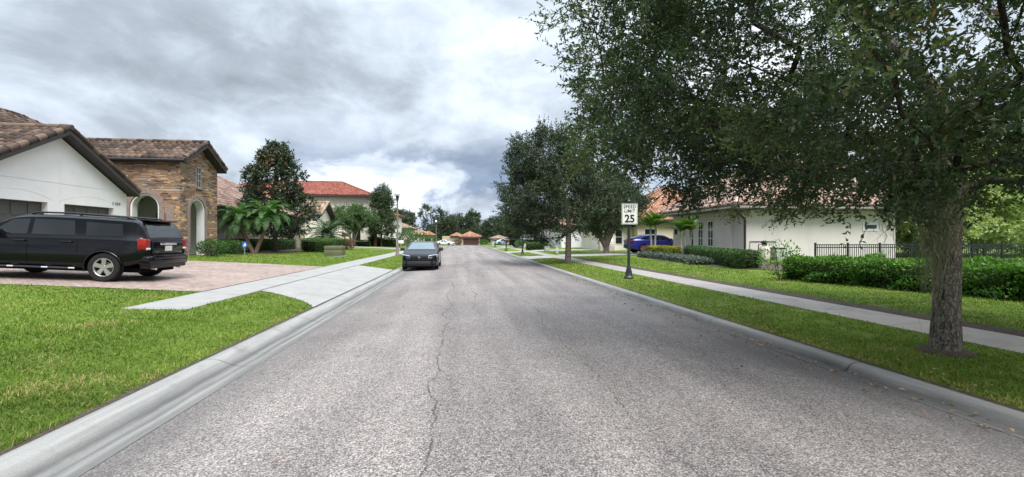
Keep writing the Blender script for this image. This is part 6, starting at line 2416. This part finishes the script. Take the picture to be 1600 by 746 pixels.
def crossover(name, label, paint):
    root = empty(name, (0, 0, 0), label, 'suv')
    B = Body(-2.25, 2.25,
             [(-2.25, 1.02), (-2.18, 1.12), (-1.9, 1.28), (-1.45, 1.41), (-0.7, 1.53), (0, 1.54), (0.5, 1.48), (1.25, 1.08), (1.4, 1.07), (2.0, 0.96), (2.2, 0.86), (2.25, 0.74)],
             [(-2.25, 1.10), (1.2, 1.02), (2.25, 0.86)],
             [(-2.25, 0.80), (-2.0, 0.90), (-1.3, 0.93), (1.4, 0.925), (1.95, 0.88), (2.25, 0.70)],
             [(-2.25, 0.45), (-2.0, 0.32), (-1.5, 0.24), (1.9, 0.24), (2.25, 0.32)], 0.28)
    xr, xf, r = -1.33, 1.36, 0.36
    B.mesh().build('body', M[paint], root, smooth=32, cutters=arches(B, (xr, xf), r + 0.05, 0.93, 0.32) + seams(B, ((1.0, 0.40, 1.02), (0.06, 0.40, 1.5), (-0.8, 0.7, 1.5)), 0.93))
    for sg in (1, -1):
        for x in (xr, xf):
            wheel(root, x, sg, 0.925, r, 0.23)
        for cs in ([(0.1, 1.08), (1.05, 1.04), (0.52, 1.36), (0.1, 1.41)], [(-0.82, 1.10), (0.02, 1.08), (0.02, 1.42), (-0.66, 1.40)], [(-1.55, 1.15), (-0.9, 1.11), (-0.78, 1.38), (-1.25, 1.31)]):
            w = MB()
            B.side_panel(w, sg, cs)
            w.build('side_window', M['car_glass'], root, smooth=40)
        mirror(root, 0.9, 0.88, 1.03, sg, paint, 1.1)
        tl = MB()
        tl.bbox(-2.27, -2.0, *sorted((sg * 0.45, sg * 0.88)), 0.93, 1.06, 0.03)
        tl.build('tail_light', M['lamp_red'], root, smooth=40)
        hl = MB()
        hl.bbox(1.98, 2.22, *sorted((sg * 0.45, sg * 0.82)), 0.78, 0.90, 0.03)
        hl.build('headlight', M['lamp_head'], root, smooth=40)
        sk = MB()
        sk.bbox(-1.0, 1.0, *sorted((sg * 0.80, sg * 0.94)), 0.24, 0.36, 0.02)
        sk.build('side_sill', M['plastic'], root, smooth=40)
    g = MB()
    B.top_panel(g, 0.55, 1.24, 0.56, 0.70)
    g.build('windscreen', M['screen_glass'], root, smooth=40)
    g = MB()
    B.top_panel(g, -2.14, -1.52, 0.66, 0.54)
    g.build('rear_window', M['car_glass'], root, smooth=40)
    b = MB()
    b.bbox(-2.30, -2.05, -0.8, 0.8, 0.42, 0.70, 0.05)
    b.build('rear_bumper', M['plastic'], root, smooth=40)
    ub = MB()
    ub.box(-2.0, 2.0, -0.68, 0.68, 0.18, 0.3)
    ub.build('underbody', M['under'], root)
    return root


def pickup():
    root = empty('pickup_truck', (0, 0, 0), 'black four door pickup truck parked across a distant driveway', 'pickup')
    B = Body(-0.95, 2.95,
             [(-0.95, 1.20), (-0.88, 1.45), (-0.70, 1.90), (-0.2, 1.95), (0.6, 1.93), (0.85, 1.86), (1.5, 1.32), (1.65, 1.27), (2.6, 1.20), (2.9, 1.10), (2.95, 0.95)],
             [(-0.95, 1.22), (1.4, 1.20), (2.95, 1.05)], [(-0.95, 0.97), (2.3, 0.98), (2.8, 0.93), (2.95, 0.85)], [(-0.95, 0.45), (2.95, 0.5)], 0.24, 70)
    xr, xf, r = -1.75, 1.95, 0.41
    B.mesh().build('body', M['paint_black'], root, smooth=32, cutters=arches(B, (xf,), r + 0.07, 0.98, 0.36))
    bed = MB()
    bed.bbox(-2.95, -0.98, -0.97, 0.97, 0.52, 1.24, 0.05)
    bed.build('cargo_bed', M['paint_black'], root, smooth=40, cutters=arches(B, (xr,), r + 0.07, 0.98, 0.36) + [MB().box(-2.85, -1.06, -0.82, 0.82, 0.75, 1.5)])
    for sg in (1, -1):
        for x in (xr, xf):
            wheel(root, x, sg, 0.97, r, 0.27)
        for cs in ([(0.35, 1.26), (1.25, 1.24), (0.80, 1.74), (0.35, 1.78)], [(-0.62, 1.26), (0.27, 1.26), (0.27, 1.78), (-0.55, 1.76)]):
            w = MB()
            B.side_panel(w, sg, cs)
            w.build('side_window', M['car_glass'], root, smooth=40)
        mirror(root, 1.15, 0.95, 1.25, sg, 'paint_black', 1.3)
        st = MB()
        st.bbox(-0.8, 1.3, *sorted((sg * 0.88, sg * 1.02)), 0.40, 0.46, 0.02)
        st.build('running_board', M['chrome'], root, smooth=40)
        tl = MB()
        tl.bbox(-2.98, -2.85, *sorted((sg * 0.80, sg * 0.985)), 0.85, 1.18, 0.02)
        tl.build('tail_light', M['lamp_red'], root, smooth=40)
    g = MB()
    B.top_panel(g, 0.90, 1.46, 0.62, 0.74)
    g.build('windscreen', M['screen_glass'], root, smooth=40)
    b = MB()
    b.bbox(-3.08, -2.9, -0.9, 0.9, 0.5, 0.68, 0.04)
    b.build('rear_bumper', M['chrome'], root, smooth=40)
    ub = MB()
    ub.box(-2.8, 2.7, -0.6, 0.6, 0.35, 0.55)
    ub.build('underbody', M['under'], root)
    return root


c = suv()
_p = math.degrees(math.atan((float(gz(-12.0)) - float(gz(-9.2))) / 2.8))
finish_car(c, (-10.66, 13.55, float(gz(-10.55)) + 0.02), 182, _p)
c = sedan('parked_sedan', 'charcoal sedan facing the camera, parked half on the kerb gutter below the near street lamp', 'paint_char')
finish_car(c, (-2.03, 24.55, 0.035), -90)
c = crossover('parked_crossover', 'deep blue sloping roofed suv parked on the driveway behind the speed limit sign', 'paint_blue')
finish_car(c, (15.65, 35.0, float(gz(15.6, 35)) + 0.03), 2)
c = pickup()
finish_car(c, (9.9, 66.5, float(gz(9.9, 66)) + 0.02), 4)
c = sedan('parked_sedan', 'white car standing on the far left before the end of the street', 'paint_white', False)
finish_car(c, (-3.9, 116.5, float(gz(-4.2, 116)) + 0.03), -28)
c = sedan('parked_sedan', 'pale blue car glimpsed behind the mailbox at the far right', 'paint_pale', False)
finish_car(c, (9.6, 99.8, float(gz(9.6, 100)) + 0.03), 10)


# ------------------------------------------------------------------ street furniture
def street_lamp(x, y, h, label):
    z = float(gz(x, y))
    root = empty('street_lamp', (x, y, z), label, 'street lamp', 'street lamps with white globes')
    p = MB()
    p.lathe([(0.17, -0.05), (0.17, 0.10), (0.135, 0.16), (0.12, 0.75), (0.085, 0.85), (0.075, 0.95), (0.062, h - 0.75)], (x, y, z), n=18)
    p.build('post', M['grey_metal'], root, smooth=35)
    f = MB()
    f.lathe([(0.07, h - 0.80), (0.13, h - 0.74), (0.10, h - 0.70), (0.12, h - 0.55), (0.165, h - 0.50), (0.165, h - 0.46), (0.05, h - 0.45)], (x, y, z), n=18)
    f.build('fitter', M['black_metal'], root, smooth=35)
    g = MB()
    g.lathe([(0.10, h - 0.455), (0.18, h - 0.36), (0.215, h - 0.25), (0.20, h - 0.13), (0.13, h - 0.03), (0.05, h + 0.03), (0.035, h + 0.08), (0.01, h + 0.13)], (x, y, z), n=20)
    g.build('globe', M['globe'], root, smooth=70)
    return root


street_lamp(-5.0, 36.3, 5.15, 'nearest street lamp with white acorn globe on a grey pole behind the charcoal sedan')
street_lamp(-4.9, 90.0, 5.0, 'farther street lamp with small white globe standing near the distant houses')


def fluted_post(root, x, y, z, h, r=0.05):
    p = MB()
    p.lathe([(0.17, -0.03), (0.175, 0.06), (0.15, 0.09), (0.13, 0.12), (0.115, 0.26), (0.085, 0.36), (0.078, 0.42), (r + 0.012, 0.46), (r, 0.50), (r, h - 0.25),
             (r + 0.015, h - 0.24), (r + 0.015, h - 0.20), (r * 0.8, h - 0.18), (r * 1.2, h - 0.12), (r * 0.5, h - 0.06), (0.008, h)], (x, y, z), n=18)
    return p.build('post', M['black_metal'], root, smooth=35)


sx, sy = 6.1, 15.8
sz = float(gz(sx, sy))
SG = empty('speed_limit_sign', (sx, sy, sz), 'white speed limit 25 sign on an ornate black post standing on the right verge', 'road sign')
fluted_post(SG, sx, sy, sz, 2.95, 0.052)
ZB, ZT = 2.11, 2.87
fr = MB()
fr.bbox(sx - 0.325, sx + 0.325, sy - 0.085, sy - 0.058, ZB - 0.02, ZT + 0.02, 0.008)
fr.build('sign_frame', M['black_metal'], SG)
pl = MB()
pl.box(sx - 0.300, sx + 0.300, sy - 0.092, sy - 0.083, ZB + 0.005, ZT - 0.005)
pl = pl.build('sign_plate', M['sign_white'], SG)
bo = MB()
for a, b, c_, d in ((-0.285, 0.285, ZB + 0.020, ZB + 0.032), (-0.285, 0.285, ZT - 0.032, ZT - 0.020), (-0.285, -0.273, ZB + 0.032, ZT - 0.032), (0.273, 0.285, ZB + 0.032, ZT - 0.032)):
    bo.box(sx + a, sx + b, sy - 0.0945, sy - 0.0915, c_, d)
bo.build('border', M['sign_black'], pl)
text(pl, 'SPEED', 0.158, (sx, sy - 0.0945, ZT - 0.170), (R(90), 0, 0), 'sign_black', 'lettering', 0.0015, 0.0035, 1.12)
text(pl, 'LIMIT', 0.158, (sx, sy - 0.0945, ZT - 0.322), (R(90), 0, 0), 'sign_black', 'lettering', 0.0015, 0.0035, 1.12)
text(pl, '25', 0.385, (sx, sy - 0.0945, ZB + 0.085), (R(90), 0, 0), 'sign_black', 'lettering', 0.0015, 0.012)
br = MB()
for z in (ZB + 0.1, ZT - 0.12):
    br.box(sx - 0.06, sx + 0.06, sy - 0.06, sy + 0.06, z, z + 0.03)
br.build('bracket', M['black_metal'], SG)

px_, py_ = 5.65, 41.0
PS = empty('street_post', (px_, py_, float(gz(px_, py_))), 'slim ornate black post on the verge in front of the distant pickup', 'post')
fluted_post(PS, px_, py_, float(gz(px_, py_)), 2.7, 0.055)


def mailbox(x, y, label, white=False):
    z = float(gz(x, y))
    root = empty('mailbox', (x, y, z), label, 'mailbox', None)
    if white:
        p = MB()
        p.bbox(x - 0.09, x + 0.09, y - 0.09, y + 0.09, z - 0.03, z + 1.15, 0.01)
        p.bbox(x - 0.12, x + 0.12, y - 0.12, y + 0.12, z + 1.15, z + 1.22, 0.02)
        p.build('post', M['white_trim'], root)
    else:
        p = MB()
        p.lathe([(0.20, -0.03), (0.21, 0.10), (0.12, 0.20), (0.09, 0.35), (0.07, 0.40), (0.07, 1.05), (0.11, 1.10)], (x, y, z), n=14)
        p.build('post', M['black_metal'], root, smooth=35)
    b = MB()
    prof = [(-0.13, 0.0), (0.13, 0.0)] + [(0.13 * math.cos(t), 0.17 + 0.13 * math.sin(t)) for t in np.linspace(0, PI, 9)]
    zz = z + (1.1 if not white else 0.78)
    x0 = x - 0.32 if not white else x + 0.02
    mm = MB()
    mm.prism([(u, v + zz) for u, v in prof], lambda u, v, w: (w, y + u, v), x0, x0 + 0.62)
    bx_ = mm.build('box', M['black_metal' if not white else 'white_trim'], root)
    fl = MB()
    fl.box(x0 + 0.25, x0 + 0.29, y - 0.15, y - 0.135, zz + 0.1, zz + 0.42)
    fl.build('flag', M['lamp_red'], bx_)
    return root


mailbox(5.55, 55.0, 'black mailbox on an ornate post at the near side of the pickup driveway')
mailbox(5.6, 73.5, 'smaller looking black mailbox beyond the pickup driveway')
mailbox(-6.5, 47.0, 'white mailbox post to the left of the near street lamp', True)

# utility boxes
ux, uy = -8.4, 31.2
uz = float(gz(ux, uy))
U = empty('transformer_box', (ux, uy, uz), 'faded green pad mounted transformer box on the left lawn', 'utility box')
b = MB()
b.bbox(ux - 0.56, ux + 0.56, uy - 0.48, uy + 0.48, uz + 0.03, uz + 0.42, 0.015)
b.build('cabinet', M['util_green'], U, smooth=40)
b = MB()
b.bbox(ux - 0.57, ux + 0.57, uy - 0.49, uy + 0.49, uz + 0.428, uz + 0.68, 0.03)
b.build('lid', M['util_green'], U, smooth=40)
b = MB()
b.box(ux - 0.68, ux + 0.68, uy - 0.6, uy + 0.6, uz - 0.05, uz + 0.028)
b.build('concrete_pad', M['walk'], U)


def pedestal(x, y, h, w, mat, label, name='utility_pedestal'):
    z = float(gz(x, y))
    root = empty(name, (x, y, z), label, 'utility pedestal')
    b = MB()
    b.bbox(x - w / 2, x + w / 2, y - w / 2, y + w / 2, z - 0.03, z + h * 0.86, 0.02)
    b.build('cabinet', M[mat], root, smooth=40)
    b = MB()
    b.bbox(x - w / 2 - 0.02, x + w / 2 + 0.02, y - w / 2 - 0.02, y + w / 2 + 0.02, z + h * 0.86, z + h, 0.03)
    b.build('cap', M[mat], root, smooth=40)


pedestal(8.45, 38.9, 0.62, 0.22, 'sign_white', 'slim cream utility pedestal right beside the second oak trunk')
pedestal(8.75, 45.2, 0.50, 0.48, 'util_grey', 'squat grey utility pedestal left of the second oak trunk')
pedestal(8.8, 61.0, 0.62, 0.24, 'sign_white', 'short white post on the lawn in front of the pickup')

# yard sign
yx, yy = -12.2, 27.0
yz = float(gz(yx, yy))
Y_ = empty('yard_sign', (yx, yy, yz), 'little blue security yard sign on a stake before the shrubs', 'yard sign')
b = MB()
b.box(yx - 0.012, yx + 0.012, yy - 0.012, yy + 0.012, yz - 0.05, yz + 0.5)
b.build('stake', M['util_grey'], Y_)
b = MB()
oc = [(0.155 * math.cos(t + PI / 8), 0.62 + 0.20 * math.sin(t + PI / 8)) for t in np.arange(8) * PI / 4]
b.prism(oc, lambda u, v, w: (yx + u, w, yz + v), yy - 0.03, yy - 0.014)
pn = b.build('panel', M['sign_blue'], Y_)
b = MB()
b.prism([(-0.07, 0.52), (0.07, 0.55), (0.09, 0.66), (0.0, 0.74), (-0.04, 0.62)], lambda u, v, w: (yx + u, w, yz + v), yy - 0.034, yy - 0.029)
b.build('white_mark', M['sign_white'], pn)

# pool pump filter and box against the greige wall
fx, fy = 17.05, 23.55
fz = float(gz(fx, fy))
F_ = empty('pool_filter', (fx, fy, fz), 'beige tank with black valve top standing against the greige wall', 'pool filter')
b = MB()
b.lathe([(0.24, 0), (0.26, 0.05), (0.26, 0.62), (0.22, 0.72), (0.10, 0.78), (0.08, 0.80)], (fx, fy, fz), n=20)
b.build('tank', M['tank'], F_, smooth=50)
b = MB()
b.lathe([(0.09, 0.79), (0.13, 0.84), (0.13, 0.95), (0.20, 0.97), (0.20, 1.03), (0.05, 1.10)], (fx, fy, fz), n=16)
b.path([(fx - 0.1, fy, fz + 0.90), (fx - 0.36, fy, fz + 0.88), (fx - 0.38, fy, fz + 0.3), (fx - 0.38, fy, fz + 0.0)], 0.03, 8)
b.build('valve', M['plastic'], F_, smooth=50)
kx, ky = 17.85, 23.5
kz = float(gz(kx, ky))
K_ = empty('equipment_box', (kx, ky, kz), 'low grey equipment cabinet with dark lid right of the beige tank', 'utility box')
b = MB()
b.bbox(kx - 0.3, kx + 0.3, ky - 0.25, ky + 0.25, kz - 0.02, kz + 0.62, 0.02)
b.build('cabinet', M['util_grey'], K_, smooth=40)
b = MB()
b.bbox(kx - 0.33, kx + 0.33, ky - 0.28, ky + 0.28, kz + 0.62, kz + 0.69, 0.02)
b.build('lid', M['black_metal'], K_, smooth=40)

# black picket fence: posts stand alone in the count of parts
FN = empty('metal_fence', (18.0, 21.0, 0.4), 'black aluminium picket fence standing behind the leafy green hedge', 'fence')
x = 18.0
step = 1.83
k = 0
ft, fb = 1.30, 0.42
while x < 36:
    ps = MB()
    w_ = 0.05 if k % 1 == 0 else 0.03
    ps.box(x - 0.035, x + 0.035, 20.965, 21.035, 0.30, ft + 0.06)
    ps.box(x - 0.045, x + 0.045, 20.955, 21.045, ft + 0.06, ft + 0.085)
    ps.build('post', M['fence_metal'], FN)
    pn = MB()
    for z in (fb + 0.02, ft - 0.16, ft - 0.02):
        pn.box(x + 0.036, x + step - 0.036, 20.98, 21.02, z - 0.024, z + 0.024)
    n = 15
    for i in range(1, n):
        xx = x + step * i / n
        pn.box(xx - 0.014, xx + 0.014, 20.989, 21.009, fb - 0.04, ft - 0.04)
    pn.build('picket_panel', M['fence_metal'], FN)
    x += step
    k += 1
